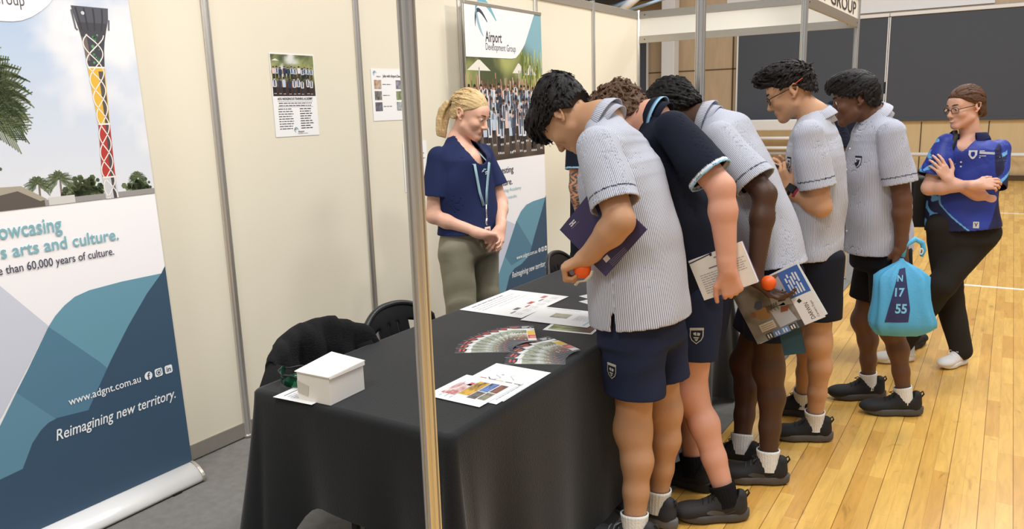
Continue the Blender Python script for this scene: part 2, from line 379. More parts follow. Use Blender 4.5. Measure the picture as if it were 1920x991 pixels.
def blind(lab, x0, x1, z0, z1):
    t = thing('roller_blind', lab, 'blind', ((x0 + x1) / 2, 14.88, z0), group='charcoal blinds along the hall wall')
    q = MB(); q.box((x0, 14.875, z0), (x1, 14.885, z1)); q.build('screen', M_blind, t, world=True)
    q = MB(); q.box((x0 - .02, 14.85, z1 + .01), (x1 + .02, 14.95, z1 + .075)); bevel(q.build('head_rail', M_white, t, world=True), .01)
    q = MB(); q.box((x0, 14.862, z0 - .04), (x1, 14.892, z0 + .02)); bevel(q.build('bottom_bar', M_blind, t, world=True), .006)
    for e in (x0 - .015, x1 + .015):
        q = MB(); q.box((e - .015, 14.86, z0 - .04), (e + .015, 14.93, z1)); q.build('side_guide', M_white, t, world=True)
    q = MB(); q.box((x1 - .005, 14.85, z0 + .5), (x1 + .02, 14.86, z0 + .72)); q.build('cord_cleat', M_plastic, t, world=True)
blind('charcoal roller blind seen through the stand, behind the student in glasses', -1.9, 1.0, 1.16, 3.1)
blind('wide charcoal roller blind behind the smiling woman in blue', 1.05, 6.5, 1.16, 3.1)
blind('narrow sliver of charcoal blind beside the cream corner post', -7.2, -4.0, .5, 3.1)
# white wall bars low on the hall wall
t = thing('handrail', 'long white horizontal handrail along the pale wall panels of the hall', 'rail', (0, 14.6, 0))
q = MB(); q.tube([(-1.3, 14.6, .49), (16, 14.6, .49)], .038, 10); q.build('bar', M_white, t, world=True)
for x in np.arange(-1.2, 16, 2.2):
    q = MB(); q.tube([(x, 14.6, .49), (x, 14.75, .49), (x, 14.93, .42)], .018, 8); q.build('bracket', M_white, t, world=True)
t = thing('folded_bench', 'white slatted bench unit folded by the hall wall behind the students', 'bench', (-1.2, 14.5, 0))
q = MB(); q.box((-1.85, 14.3, .98), (.0, 14.53, 1.2)); bevel(q.build('seat_board', M_white, t, world=True), .02)
for z in (.82, .62, .33):
    q = MB(); q.tube([(-1.85, 14.38, z), (.0, 14.38, z)], .035, 10); q.build('slat_bar', M_white, t, world=True)
for x in (-1.8, -.05):
    q = MB(); q.box((x - .03, 14.36, 0), (x + .03, 14.5, 1.0)); q.build('leg_frame', M_white, t, world=True)
# a little of the roof shows over the far header
p = MB(); p.add([(-14, 15.1, 3.9), (-3.6, 15.1, 3.9), (-3.0, 11.0, 3.9), (-14, 11.0, 3.45)], [(0, 1, 2, 3), (3, 2, 1, 0)])
p.cur = (1, 1, 1); tag(p.build('ceiling', M_steelblue), kind='structure')
M_sky = mat('pale_blue_purlin', rgb(176, 205, 232), .5)
for k, (a, b, r, lab) in enumerate((((-4.15, 12.2, 3.36), (-2.9, 12.4, 3.66), .045, 'pale blue roof purlin left of the round truss tube'), ((-3.4, 12.2, 3.35), (-2.6, 12.4, 3.56), .03, 'pale blue roof purlin right of the round truss tube'))):
    q = MB(); q.tube([a, b], r, 4); tag(q.build('roof_purlin', M_sky), lab, 'beam')
q = MB(); q.tube([(-3.5, 11.9, 3.2), (-2.75, 12.0, 3.75)], .075, 14); tag(q.build('truss_tube', M_white), 'cream round truss tube in the roof above the far header', 'beam')
# ================================================================== BANNERS AND POSTERS
W8 = rgb(244, 242, 245)
def crowd(P, u0, v0, u1, v1, rows, per, seed, arms=True, l=3):
    """a printed group photo: rows of small standing figures, the front row whole"""
    rs = random.Random(seed); SK = [rgb(196, 150, 126), rgb(150, 104, 80), rgb(96, 66, 52), rgb(222, 182, 160), rgb(120, 84, 66)]
    W, H = u1 - u0, v1 - v0
    for r in range(rows):
        q = 1 - r / max(1, rows - 1)                       # 1 back .. 0 front
        h = H * (.40 + .14 * (1 - q)); base = v0 + H * (.04 + .50 * q)
        n = int(per * (1 + .35 * q))
        for i in range(n):
            u = u0 + W * (i + .5 + rs.uniform(-.3, .3)) / n; w = W / per * .42; hh = h * rs.uniform(.92, 1.05); b = base + rs.uniform(-.01, .02) * H
            sk = rs.choice(SK); sh = rs.choice([rgb(46, 58, 84), rgb(200, 206, 220), rgb(220, 224, 232), rgb(226, 200, 196), rgb(190, 204, 220)]); lg = rs.choice([rgb(38, 34, 36), rgb(60, 52, 52), rgb(30, 32, 42)])
            for s in (-1, 1):
                P.poly([(u + s * w * .12, b), (u + s * w * .55, b), (u + s * w * .6, b + hh * .45), (u, b + hh * .45)], lg, l)
                if q < .3: P.rect(u + s * w * .33 - w * .18, b - hh * .02, u + s * w * .33 + w * .18, b + hh * .03, rgb(224, 220, 220), l + .2)
                if arms and rs.random() < (.9 if q > .2 else .4): P.line([(u + s * w * .7, b + hh * .76), (u + s * w * 1.0, b + hh * .98), (u + s * w * rs.uniform(.7, 1.2), b + hh * rs.uniform(1.12, 1.32))], w * .30, rs.choice([rgb(220, 178, 160), rgb(190, 140, 120), rgb(120, 84, 68)]), l)
                else: P.line([(u + s * w * .75, b + hh * .78), (u + s * w * .95, b + hh * .58), (u + s * w * .85, b + hh * .42)], w * .34, sk, l)
            P.poly([(u - w * .7, b + hh * .40), (u + w * .7, b + hh * .40), (u + w * .85, b + hh * .80), (u + w * .3, b + hh * .86), (u - w * .3, b + hh * .86), (u - w * .85, b + hh * .80)], sh, l + .3)
            if rs.random() < .7: P.poly([(u - w * .25, b + hh * .45), (u + w * .25, b + hh * .45), (u + w * .3, b + hh * .84), (u - w * .3, b + hh * .84)], rgb(52, 70, 92), l + .5)
            P.disc(u, b + hh * .93, w * .44, sk, l + .6, 8, hh * .075)
            P.poly([(u - w * .46, b + hh * .93), (u + w * .46, b + hh * .93), (u + w * .36, b + hh * 1.0), (u, b + hh * 1.025), (u - w * .36, b + hh * 1.0)], rs.choice([rgb(40, 30, 28), rgb(80, 56, 40), rgb(28, 26, 28)]), l + .8)
def leafage(u, v, seed, dark, light, sky):
    n = vnoise(u, v, seed, 5); n2 = vnoise(u, v * .9, seed + 9, 3)
    return mixc(mixc(np.broadcast_to(dark, u.shape + (3,)), light, (n - .36) * 3.2), sky, (n2 - .62) * 6)
def swoosh(P, u, v, s, l=6):
    def cres(p0, p1, p2, w, col):
        t = np.linspace(0, 1, 15)[:, None]; c = (1 - t) ** 2 * np.array(p0) + 2 * t * (1 - t) * np.array(p1) + t * t * np.array(p2)
        T = np.gradient(c, axis=0); T /= np.linalg.norm(T, axis=1)[:, None]; Nn = np.c_[-T[:, 1], T[:, 0]]
        k = w * np.sin(np.pi * np.clip(t * .93 + .02, 0, 1)) ** .8; A = c + Nn * k / 2; B = c - Nn * k / 2
        P.pic.cur = col; P.pic.add([P.P(u + s * a, v + s * b, l) for a, b in A] + [P.P(u + s * a, v + s * b, l) for a, b in B], [(i, 15 + i, 16 + i, i + 1) for i in range(14)])
    cres((0.02, .62), (.28, 1.22), (.98, .42), .15, rgb(120, 178, 196)); cres((0, .22), (-.02, .98), (.55, .36), .10, rgb(46, 62, 80))
    cres((.04, .80), (.06, .30), (.34, 0), .10, rgb(150, 186, 204))
def banner(label, y0, kind, xb=.15, xt=.08):
    t = thing('roll_up_banner', label, 'banner', (xb, y0 + .5, 0)); zb, H = .085, 2.205
    v = np.array((xt - xb, 0, H)); v /= np.linalg.norm(v); O = np.array((xb, y0, zb))
    # cassette
    q = MB(); prof = [(-.075, .012), (.082, .012), (.0855, .018), (.086, .026), (.0815, .036), (.074, .047), (.064, .058), (.051, .068), (.036, .076), (.018, .082), (0, .084), (-.018, .084), (-.036, .079), (-.052, .071), (-.064, .058), (-.072, .04)]
    q.prism(prof, y0 + .012, y0 + .988, xf=lambda p: (xb + p[0], p[2], p[1]), smooth=True); q.build('cassette', mat('satin_silver', rgb(238, 238, 238), .3, .15, .02, 20), t, world=True)
    for e in (y0 - .004, y0 + .988):
        q = MB(); q.prism([(a * 1.06, b * 1.04) for a, b in prof], e, e + .016, xf=lambda p: (xb + p[0], p[2], p[1])); bevel(q.build('end_cap', M_alurail, t, world=True), .003)
    for e in (y0 + .12, y0 + .86):
        q = MB(); q.box((xb - .07, e - .02, .004), (xb + .085, e + .02, .013)); q.build('foot', M_plastic, t, world=True)
    q = MB(); q.tube([(xb - .03, y0 + .5, .07), tuple(O + v * H + np.array((-.03, .5, 0)))], .011, 10); q.build('support_pole', M_alu, t, world=True)
    q = MB(); c = O + v * H; q.obox(c + np.array((0, .5, .0)), (.008, 0, 0), (0, .5, 0), (0, 0, .012)); bevel(q.build('top_bar', M_alurail, t, world=True), .003)
    q = MB(); q.cur = W8; q.grid([[O + np.array((0, a, 0)) + v * H * b for a in np.linspace(0, 1, 2)] for b in np.linspace(0, 1, 2)], False)
    solid(q.build('vinyl_sheet', M_printmatte, t, world=True), .0012, -1)
    P = Print(O + np.array((.0012, 0, 0)), (0, 1, 0), v); Z = lambda z: z - zb
    # shared lower design
    lil = rgb(204, 208, 222); teal, tdk, navy = rgb(104, 152, 172), rgb(84, 126, 150), rgb(56, 82, 106)
    if kind == 1:
        P.poly([(0, Z(1.45) if 0 else Z(1.30)), (.20, Z(1.22)), (.484, Z(.849)), (.383, Z(.71)), (.27, Z(.56)), (0, Z(.30))], lil, 1)
        def tg(u, vv): return mixc(mixc(np.broadcast_to(rgb(116, 166, 184), u.shape + (3,)), rgb(78, 116, 142), u * .5 + (1 - vv) * .6), rgb(130, 176, 192), (1 - abs(u - .55) * 3) * .3)
        T = [(.978, Z(.956)), (.80, Z(.957)), (.66, Z(.950)), (.60, Z(.937)), (.555, Z(.912)), (.515, Z(.88)), (.484, Z(.845)), (.383, Z(.70)), (.265, Z(.53)), (.0, Z(.16)), (0, 0), (1, 0), (1, Z(.97))]
        P.poly(T, teal, 2)
        P.poly([(.484, Z(.845)), (.663, Z(.647)), (.79, Z(.465)), (.58, Z(.45)), (.42, Z(.47)), (.333, Z(.632)), (.383, Z(.70))], tdk, 2.5)
        P.poly([(.333, Z(.632)), (.456, Z(.484)), (.30, Z(.335)), (.12, Z(.33))], rgb(96, 140, 162), 2.7)
        P.poly([(1, Z(.985)), (.978, Z(.956)), (.90, Z(.885)), (.797, Z(.769)), (.70, Z(.645)), (.581, Z(.476)), (.46, Z(.487)), (.425, Z(.480)), (.395, Z(.462)), (.357, Z(.424)), (.309, Z(.341)), (.229, Z(.333)), (0, Z(.30)), (0, 0), (1, 0)], navy, 3)
        # photo: sky, palms, tower
        def sky(u, vv): return mixc(mixc(mixc(np.broadcast_to(rgb(222, 224, 230), u.shape + (3,)), rgb(160, 186, 218), vv * 1.25), rgb(136, 186, 206), (vv - .86) * 6 * u), rgb(232, 232, 236), (vnoise(u, vv, 5) - .47) * 4.2)
        P.field(0, Z(1.30), 1, H, 46, 46, sky, 1)
        rs = random.Random(4)
        def blob(u, z, w, h, n, seed, cols):
            r_ = random.Random(seed)
            for i in range(n):
                a = r_.gauss(0, .33); b = abs(r_.gauss(.3, .3)); s = r_.uniform(.006, .014)
                a = max(-1, min(1, a)); b = min(1, b)
                P.disc(u + a * w, Z(z) + b * h * math.sqrt(max(.1, 1 - a * a)), s, r_.choice(cols), 3, 6)
        gs = [rgb(74, 92, 58), rgb(98, 112, 72), rgb(120, 128, 92), rgb(60, 76, 52)]
        def palm(u, z, s, n=11, col=None, hang=.9):
            for i in range(n):
                a = -.5 + (math.pi + 1) * i / (n - 1); L_ = s * rs.uniform(.8, 1.1)
                c, sn = math.cos(a), math.sin(a); p = [(u + c * L_ * k, Z(z) + (sn * L_ * k - hang * L_ * k * k * .5)) for k in np.linspace(0, 1, 6)]
                P.line(p, s * .05, col or rs.choice(gs), 3.5)
                for k in np.arange(.8, 5.05, .3):
                    pk = (np.interp(k, range(6), [q_[0] for q_ in p]), np.interp(k, range(6), [q_[1] for q_ in p]))
                    for sd in (-1, 1): P.line([pk, (pk[0] + c * s * .20 + sd * sn * s * .17, pk[1] + sn * s * .20 - sd * c * s * .17 - s * .07)], s * .022, col or rs.choice(gs), 3.6)
        for u_, z_, s_ in ((.53, 1.385, .045), (.61, 1.395, .05)): P.line([(u_, Z(1.31)), (u_ + .005, Z(z_))], .007, rgb(120, 108, 96), 3); palm(u_, z_, s_)
        blob(.70, 1.325, .10, .07, 150, 1, gs); blob(.93, 1.325, .07, .05, 90, 2, gs); blob(.36, 1.42, .05, .2, 160, 3, [rgb(104, 112, 98), rgb(80, 92, 78), rgb(140, 146, 134)])
        P.line([(.965, Z(1.31)), (.967, Z(1.36))], .004, rgb(110, 100, 88), 3); palm(.93, 1.375, .035)
        [palm(.33 + .01 * k, 1.66 + .04 * k, .17, 19, None, .35 + .15 * k) for k in range(4)]
        P.rect(.46, Z(1.30), 1, Z(1.322), rgb(150, 148, 146), 3.4); P.rect(.56, Z(1.30), .66, Z(1.33), rgb(206, 204, 200), 3.6)
        P.poly([(.30, Z(1.30)), (.30, Z(1.375)), (.46, Z(1.37)), (.545, Z(1.325)), (.545, Z(1.30))], rgb(92, 84, 78), 3.8)
        P.poly([(.30, Z(1.345)), (.36, Z(1.385)), (.47, Z(1.382)), (.555, Z(1.325)), (.53, Z(1.32)), (.455, Z(1.365)), (.36, Z(1.35))], rgb(166, 158, 142), 4)
        # painted control tower: plain geometric bands
        def tw(z):
            zz = [1.30, 1.40, 1.59, 1.815, 1.90, 1.96, 2.0, 2.045]; a = [.783, .781, .797, .788, .785, .776, .766, .758]; b = [.838, .836, .845, .857, .868, .886, .900, .906]
            return np.interp(z, zz, a), np.interp(z, zz, b)
        def band(z0, z1, col, f0=0, f1=1, l=5, n=8):
            A = []; B = []
            for z in np.linspace(z0, z1, n): a, b = tw(z); A.append((a + (b - a) * f0, Z(z))); B.append((a + (b - a) * f1, Z(z)))
            P.poly(A + B[::-1], col, l)
        band(1.30, 1.385, rgb(198, 200, 206)); band(1.385, 1.595, rgb(176, 54, 48)); band(1.595, 1.815, rgb(220, 176, 62)); band(1.815, 2.045, rgb(62, 62, 70))
        band(1.30, 1.60, rgb(74, 70, 74), .62, .86, 5.2); band(1.60, 1.80, rgb(84, 78, 74), .60, .95, 5.2); band(1.84, 1.93, rgb(112, 100, 96), .0, .22, 5.2)
        for i in range(16):
            z = rs.uniform(1.83, 1.94); a, b = tw(z); P.disc(a + (b - a) * rs.uniform(.4, .75), Z(z), rs.uniform(.003, .008), rs.choice([rgb(70, 130, 88), rgb(96, 150, 104)]), 5.4, 8)
        for k in range(3):
            pts = []
            for z in np.linspace(1.30, 1.94, 80): a, b = tw(z); pts.append((a + (b - a) * (.46 + .46 * math.sin(z * 30 + k * 2.094)), Z(z)))
            P.line(pts, .0042, rgb(236, 228, 222), 5.8)
        for z in (1.385, 1.595, 1.815): a, b = tw(z); P.line([(a, Z(z)), (b, Z(z))], .006, rgb(236, 228, 222), 5.9)
        band(1.985, 2.045, rgb(78, 80, 90), 0, 1, 5.5)
        for f_ in (.08, .3, .55, .8): band(1.955, 2.04, rgb(48, 48, 56), f_, f_ + .05, 5.7)
        P.disc(.80, Z(2.02), .007, rgb(200, 206, 214), 6); P.line([(.757, Z(2.03)), (.764, Z(1.96)), (.771, Z(1.955))], .006, rgb(90, 92, 100), 5.8); P.line([(.903, Z(2.0)), (.897, Z(1.96))], .006, rgb(90, 92, 100), 5.8)
        # white logo field with its rounded corner
        arc = [(.495, 1.968), (.535, 1.969), (.568, 1.975), (.605, 1.99), (.641, 2.013), (.672, 2.038), (.692, 2.06), (.72, 2.10), (.80, 2.24), (.83, 2.295)]
        P.poly([(0, Z(1.968))] + [(a, Z(z)) for a, z in arc] + [(0, Z(2.295))], W8, 6.5); lz = 2.03
        swoosh(P, .10, Z(2.09), .18, 8); P.text('Airport', .235, Z(2.085), .09, rgb(58, 58, 66), width=.24, bold=.012, l=9); P.text('Development Group', .235, Z(2.027), .062, rgb(84, 84, 90), width=.352, l=9)
        tl = rgb(126, 178, 190); dk = rgb(64, 66, 84)
        P.text('Showcasing', .592, Z(1.200), .080, tl, width=.285, align='R', bold=.012, l=8); P.text("Territory's arts and culture.", .811, Z(1.131), .066, tl, width=.70, align='R', bold=.012, l=8)
        P.text('more than 60,000 years of culture.', .782, Z(1.073), .044, dk, width=.50, align='R', bold=.006, l=8)
        wz, wr, rz, rr = .520, .815, .400, .963
    else:
        def fld(u, vv): return mixc(leafage(u, vv, 21, rgb(74, 84, 52), rgb(168, 172, 104), rgb(206, 212, 206)), rgb(132, 176, 190), (vv - .70 + (u - .7) * .5) * 7)
        P.field(0, Z(1.25), 1, Z(2.29), 60, 60, fld, 1)
        P.field(0, Z(1.25), 1, Z(1.46), 20, 8, lambda u, vv: mixc(np.broadcast_to(rgb(66, 54, 48), u.shape + (3,)), rgb(128, 112, 100), vv * .8 + (vnoise(u, vv, 3) - .5)), 1.5)
        for (u_, z_, w_) in ((.15, 1.88, .14), (.66, 1.87, .09), (.82, 1.86, .08)):
            P.poly([(u_ - w_, Z(z_ - .02)), (u_ + w_, Z(z_ - .02)), (u_ + w_ * .1, Z(z_ + .05)), (u_ - w_ * .1, Z(z_ + .05))], rgb(232, 228, 216), 2); P.line([(u_, Z(z_ - .12)), (u_, Z(z_))], .012, rgb(210, 206, 198), 2)
        r_ = random.Random(8)
        for i in range(70): u_ = .68 + .3 * r_.random(); z_ = 1.83 + .2 * r_.random(); P.line([(u_, Z(z_)), (u_ + r_.uniform(-.02, .02), Z(z_ - .12))], .010, r_.choice([rgb(196, 200, 112), rgb(160, 176, 92), rgb(120, 140, 76)]), 2)
        crowd(P, .0, Z(1.27), 1, Z(1.80), 5, 13, 3, l=3)
        P.poly([(0, Z(1.945)), (.563, Z(1.95)), (.62, Z(1.957)), (.675, Z(1.991)), (.72, Z(2.03)), (.752, Z(2.06)), (.909, Z(2.295)), (0, Z(2.29))], W8, 8)
        swoosh(P, .125, Z(2.085), .26, 9); P.text('Airport', .236, Z(2.052), .10, rgb(58, 58, 66), width=.205, bold=.012, l=10); P.text('Development Group', .236, Z(1.998), .066, rgb(84, 84, 90), width=.385, l=10)
        dk = rgb(60, 60, 66)
        P.text('We are investing', .535, Z(1.152), .066, dk, width=.47, align='R', bold=.004, l=6); P.text('in their future.', .515, Z(1.065), .066, dk, width=.40, align='R', bold=.004, l=6)
        P.text('Our Indigenous Training Academy', .635, Z(1.018), .034, rgb(150, 188, 198), width=.60, align='R', l=6); P.text('and excellent results.', .575, Z(.965), .034, rgb(150, 188, 198), width=.38, align='R', l=6)
        P.poly([(0, Z(.97)), (.535, Z(.766)), (.376, Z(.50)), (.0, Z(.3))], lil, 1)
        P.poly([(1, Z(.915)), (.80, Z(.905)), (.70, Z(.89)), (.62, Z(.85)), (.55, Z(.785)), (.376, Z(.553)), (.10, Z(.2)), (0, 0), (1, 0)], teal, 2)
        P.poly([(.555, Z(.79)), (.80, Z(.52)), (.46, Z(.47)), (.376, Z(.553))], tdk, 2.5)
        P.poly([(1, Z(.93)), (.93, Z(.82)), (.80, Z(.63)), (.72, Z(.50)), (.60, Z(.455)), (.50, Z(.44)), (.43, Z(.40)), (.36, Z(.28)), (.15, Z(.22)), (0, 0), (1, 0)], navy, 3)
        wz, wr, rz, rr = .500, .835, .375, 1.0 - .02
    P.text('www.adgnt.com.au', wr, Z(wz), .044, rgb(238, 240, 242), width=.305, align='R', bold=.008, l=8)
    P.text('Reimagining new territory.', rr, Z(rz), .062, rgb(238, 240, 242), width=.52, align='R', bold=.008, shear=.22, l=8)
    for k in range(3):
        u_ = wr + .037 + k * .048; z_ = Z(wz) + .015
        if k == 0: P.disc(u_, z_, .018, rgb(238, 240, 242), 8, 18); P.text('f', u_ + .001, z_ - .016, .042, navy, align='C', bold=.02, l=10)
        else:
            P.poly([(u_ - .018, z_ - .013), (u_ - .013, z_ - .018), (u_ + .013, z_ - .018), (u_ + .018, z_ - .013), (u_ + .018, z_ + .013), (u_ + .013, z_ + .018), (u_ - .013, z_ + .018), (u_ - .018, z_ + .013)], rgb(238, 240, 242), 8)
            if k == 1: P.disc(u_, z_, .013, navy, 9, 14); P.disc(u_, z_, .0095, rgb(238, 240, 242), 10, 14); P.disc(u_, z_, .006, navy, 11, 12); P.disc(u_ + .011, z_ + .012, .0025, navy, 11, 8)
            else: P.text('in', u_, z_ - .010, .032, navy, align='C', bold=.02, l=10)
    P.done(t, M_printmatte)
    return t
banner('large roll-up banner at the left edge showing a painted control tower, palms and sky', -1.43, 1)
banner('white and blue roll-up banner behind the blonde woman showing a cheering crowd', 1.88, 2, .14, .12)

def text_lines(P, u0, v0, w, n, dv, h, col, seed, l=2, ragged=.25):
    """small print: rows of short word strokes, too small to read in the photograph"""
    rs = random.Random(seed)
    for i in range(n):
        u = u0; end = u0 + w * (1 - rs.random() * ragged)
        while u < end - .004:
            k = min(rs.uniform(.25, .9) * h * 5, end - u); P.rect(u, v0 - i * dv, u + k, v0 - i * dv + h * .55, col, l); u += k + h * .6
def sheet(name, label, cat, O, U, V, w, h, group=None, fn=None, m=None, t=.0006, parent_loc=None, curl=0.):
    O, U, V = np.array(O, float), np.array(U, float), np.array(V, float); U /= np.linalg.norm(U); V = V - U * (U @ V); V /= np.linalg.norm(V); N = np.cross(U, V)
    th = thing(name, label, cat, tuple(O), group=group)
    q = MB(); q.obox(O + U * w / 2 + V * h / 2 + N * t / 2, U * w / 2, V * h / 2, N * t / 2); q.build('paper', m or M_paper, th, world=True)
    if fn:
        P = Print(O + N * t, U, V); fn(P, w, h); P.done(th)
    return th
ink = rgb(60, 62, 68)
def poster1(P, w, h):
    P.field(.006, h * .49, w - .006, h - .006, 24, 16, lambda u, v: mixc(leafage(u, v, 31, rgb(80, 90, 60), rgb(160, 166, 110), rgb(222, 224, 220)), rgb(60, 48, 44), (.45 - v) * 6), 1)
    P.poly([(.01, h * .91), (.06, h * .91), (.035, h * .935)], rgb(230, 228, 220), 2)
    crowd(P, .008, h * .50, w - .008, h * .86, 2, 9, 12, arms=False)
    P.text('ADG INDIGENOUS TRAINING ACADEMY', w / 2, h * .445, .017, ink, width=w * .80, align='C', bold=.02)
    for y in (.425, .36): P.rect(w * .1, h * y, w * .9, h * y + .001, ink, 2)
    text_lines(P, w * .12, h * .40, w * .76, 2, .012, .007, ink, 1, ragged=.08)
    text_lines(P, w * .10, h * .33, w * .38, 9, .0125, .007, ink, 2); text_lines(P, w * .58, h * .33, w * .30, 9, .0125, .008, ink, 3)
    swoosh(P, w * .42, h * .045, .03); P.text('Airport', w * .50, h * .045, .014, ink, bold=.01); P.text('Development Group', w * .50, h * .026, .008, ink)
sheet('wall_poster', 'laminated poster with a group photo pinned on the cream wall by the first post', 'poster', (.002, .352, 1.497), (0, 1, 0), (0, 0, 1), .301, .419, fn=poster1)
def poster2(P, w, h):
    swoosh(P, .018, h - .04, .03); P.text('Airport', .045, h - .048, .012, ink, bold=.01); P.text('Jobs with Airport Development Group', .10, h - .048, .022, ink, width=w - .14, bold=.015)
    rs = random.Random(5); k = 0
    for c, u in enumerate((.022, .215)):
        for r in range(3):
            a, b = [(rgb(150, 104, 70), rgb(210, 190, 170)), (rgb(70, 70, 72), rgb(170, 168, 160)), (rgb(84, 70, 60), rgb(120, 128, 150)), (rgb(60, 60, 90), rgb(160, 160, 170)), (rgb(90, 110, 60), rgb(170, 176, 140)), (rgb(120, 120, 118), rgb(190, 196, 200))][k]; k += 1
            v0 = h - .117 - r * .064
            P.field(u, v0, u + .063, v0 + .052, 8, 6, lambda x, y, a=a, b=b, k=k: mixc(np.broadcast_to(a, x.shape + (3,)), b, vnoise(x, y, k, 3) * 2 - .5), 1); text_lines(P, u + .072, v0 + .025, .08, 1, .01, .008, rgb(120, 120, 124), k)
sheet('wall_poster', 'white poster of small photos on the cream wall left of the foreground post', 'poster', (.002, 1.095, 1.556), (0, 1, 0), (0, 0, 1), .415, .301, fn=poster2)
sheet('wall_poster', 'white text sheet on the cream wall just right of the foreground post', 'poster', (.002, 1.345, 1.11), (0, 1, 0), (0, 0, 1), .235, .31,
      fn=lambda P, w, h: (P.rect(.02, h - .05, .11, h - .038, ink), text_lines(P, .02, h - .08, w - .04, 13, .016, .008, ink, 8)))

# ================================================================== TABLE
TX0, TX1, TY0, TY1, TZ = 1.165, 1.965, -.865, 1.66, .742
t = thing('trestle_table', 'long trestle table hidden under the black cloth, one metal leg in view', 'table', ((TX0 + TX1) / 2, (TY0 + TY1) / 2, 0))
q = MB(); q.box((TX0 + .02, TY0 + .02, .70), (TX1 - .02, TY1 - .02, .735)); bevel(q.build('tabletop', mat('table_laminate', rgb(190, 188, 184), .5), t, world=True), .006)
for (x, y) in ((TX0 + .12, TY0 + .3), (TX1 - .12, TY0 + .3), (TX0 + .12, TY1 - .3), (TX1 - .12, TY1 - .3)):
    q = MB(); q.tube([(x, y, .7), (x, y, .012)], .016, 10); q.tube([(x, y, .016), (x, y, .004)], .02, 10); q.build('leg', mat('grey_steel', rgb(120, 120, 120), .45, .6), t, world=True)
def tablecloth():
    # perimeter walked anticlockwise from the near wall-side corner; skirt falls with folds, longer at the corners
    rr = .03; per = []
    def edge(a, b, n):
        for k in np.linspace(0, 1, n, endpoint=False): per.append((np.array(a) * (1 - k) + np.array(b) * k, None))
    cs = [((TX0 + rr, TY0 + rr), math.pi, 'a'), ((TX1 - rr, TY0 + rr), 1.5 * math.pi, 'b'), ((TX1 - rr, TY1 - rr), 0, 'c'), ((TX0 + rr, TY1 - rr), .5 * math.pi, 'd')]
    pts = []; nor = []; sc = []
    for i, (c, a0, nm) in enumerate(cs):
        for k in np.linspace(0, math.pi / 2, 13):
            pts.append((c[0] + rr * math.cos(a0 + k), c[1] + rr * math.sin(a0 + k))); nor.append((math.cos(a0 + k), math.sin(a0 + k))); sc.append((i, 'c', k / (math.pi / 2)))
        c2 = cs[(i + 1) % 4][0]; a1 = a0 + math.pi / 2; n_ = np.array((math.cos(a1), math.sin(a1)))
        A = np.array(c) + rr * n_; B = np.array(c2) + rr * n_; m_ = 60 if i % 2 else 26
        for k in np.linspace(0, 1, m_ + 2)[1:-1]: pts.append(tuple(A * (1 - k) + B * k)); nor.append(tuple(n_)); sc.append((i, 'e', k))
    pts = np.array(pts); nor = np.array(nor); N = len(pts)
    hem = np.zeros(N); fl = np.zeros(N)
    seg = np.r_[0, np.cumsum(np.linalg.norm(np.diff(pts, axis=0), axis=1))]
    for k, (i, ty, s) in enumerate(sc):
        lo = {0: .06, 1: .02, 2: .02, 3: .3}; mid = {0: .40, 1: .075, 2: .3, 3: .60}[i]
        if ty == 'c': hem[k] = lo[i]; fl[k] = .05 + .085 * math.sin(math.pi * s)
        else:
            d = min(s, 1 - s) * (.8 if i % 2 == 0 else 2.5)
            c_ = lo[i] if s < .5 else lo[(i + 1) % 4]; w = math.exp(-(d / .13) ** 2); hem[k] = mid + (c_ - mid) * w
            fl[k] = .018 + .05 * math.exp(-(d / .09) ** 2) - .035 * math.exp(-((d - .2) / .09) ** 2)
            if i == 1: fl[k] += .012 * math.sin(seg[k] * 11.5) + .006 * math.sin(seg[k] * 23 + 1)
            else: fl[k] += .008 * math.sin(seg[k] * 13)
    rows = []; M_ = 26
    for j in range(M_ + 1):
        s = j / M_; row = []
        for k in range(N):
            if j == 0: p = (*(pts[k] - nor[k] * .02), TZ + .004)
            elif j == 1: p = (*(pts[k] - nor[k] * .006), TZ + .002)
            elif j == 2: p = (*pts[k] + nor[k] * .003, TZ - .006)
            else:
                u = (j - 2) / (M_ - 2); z = (TZ - .006) * (1 - u) + hem[k] * u; o = fl[k] * u ** 1.15; p = (*(pts[k] + nor[k] * (.003 + o)), z)
            row.append(p)
        rows.append(row)
    mb = MB(); G = np.array(rows); mb.grid(np.concatenate([G, G[:, :1]], axis=1), True)
    gx = np.linspace(TX0 + .01, TX1 - .01, 40); gy = np.linspace(TY0 + .01, TY1 - .01, 100)
    base = len(mb.v); mb.add([(*(pts[k] - nor[k] * .02), TZ + .004) for k in range(N)], [tuple(range(N))], True)
    return mb
t2 = tag(tablecloth().build('tablecloth', M_blackcloth), 'black cloth draped over the long table down to the carpet', 'tablecloth')
TT = TZ + .0045      # cloth top

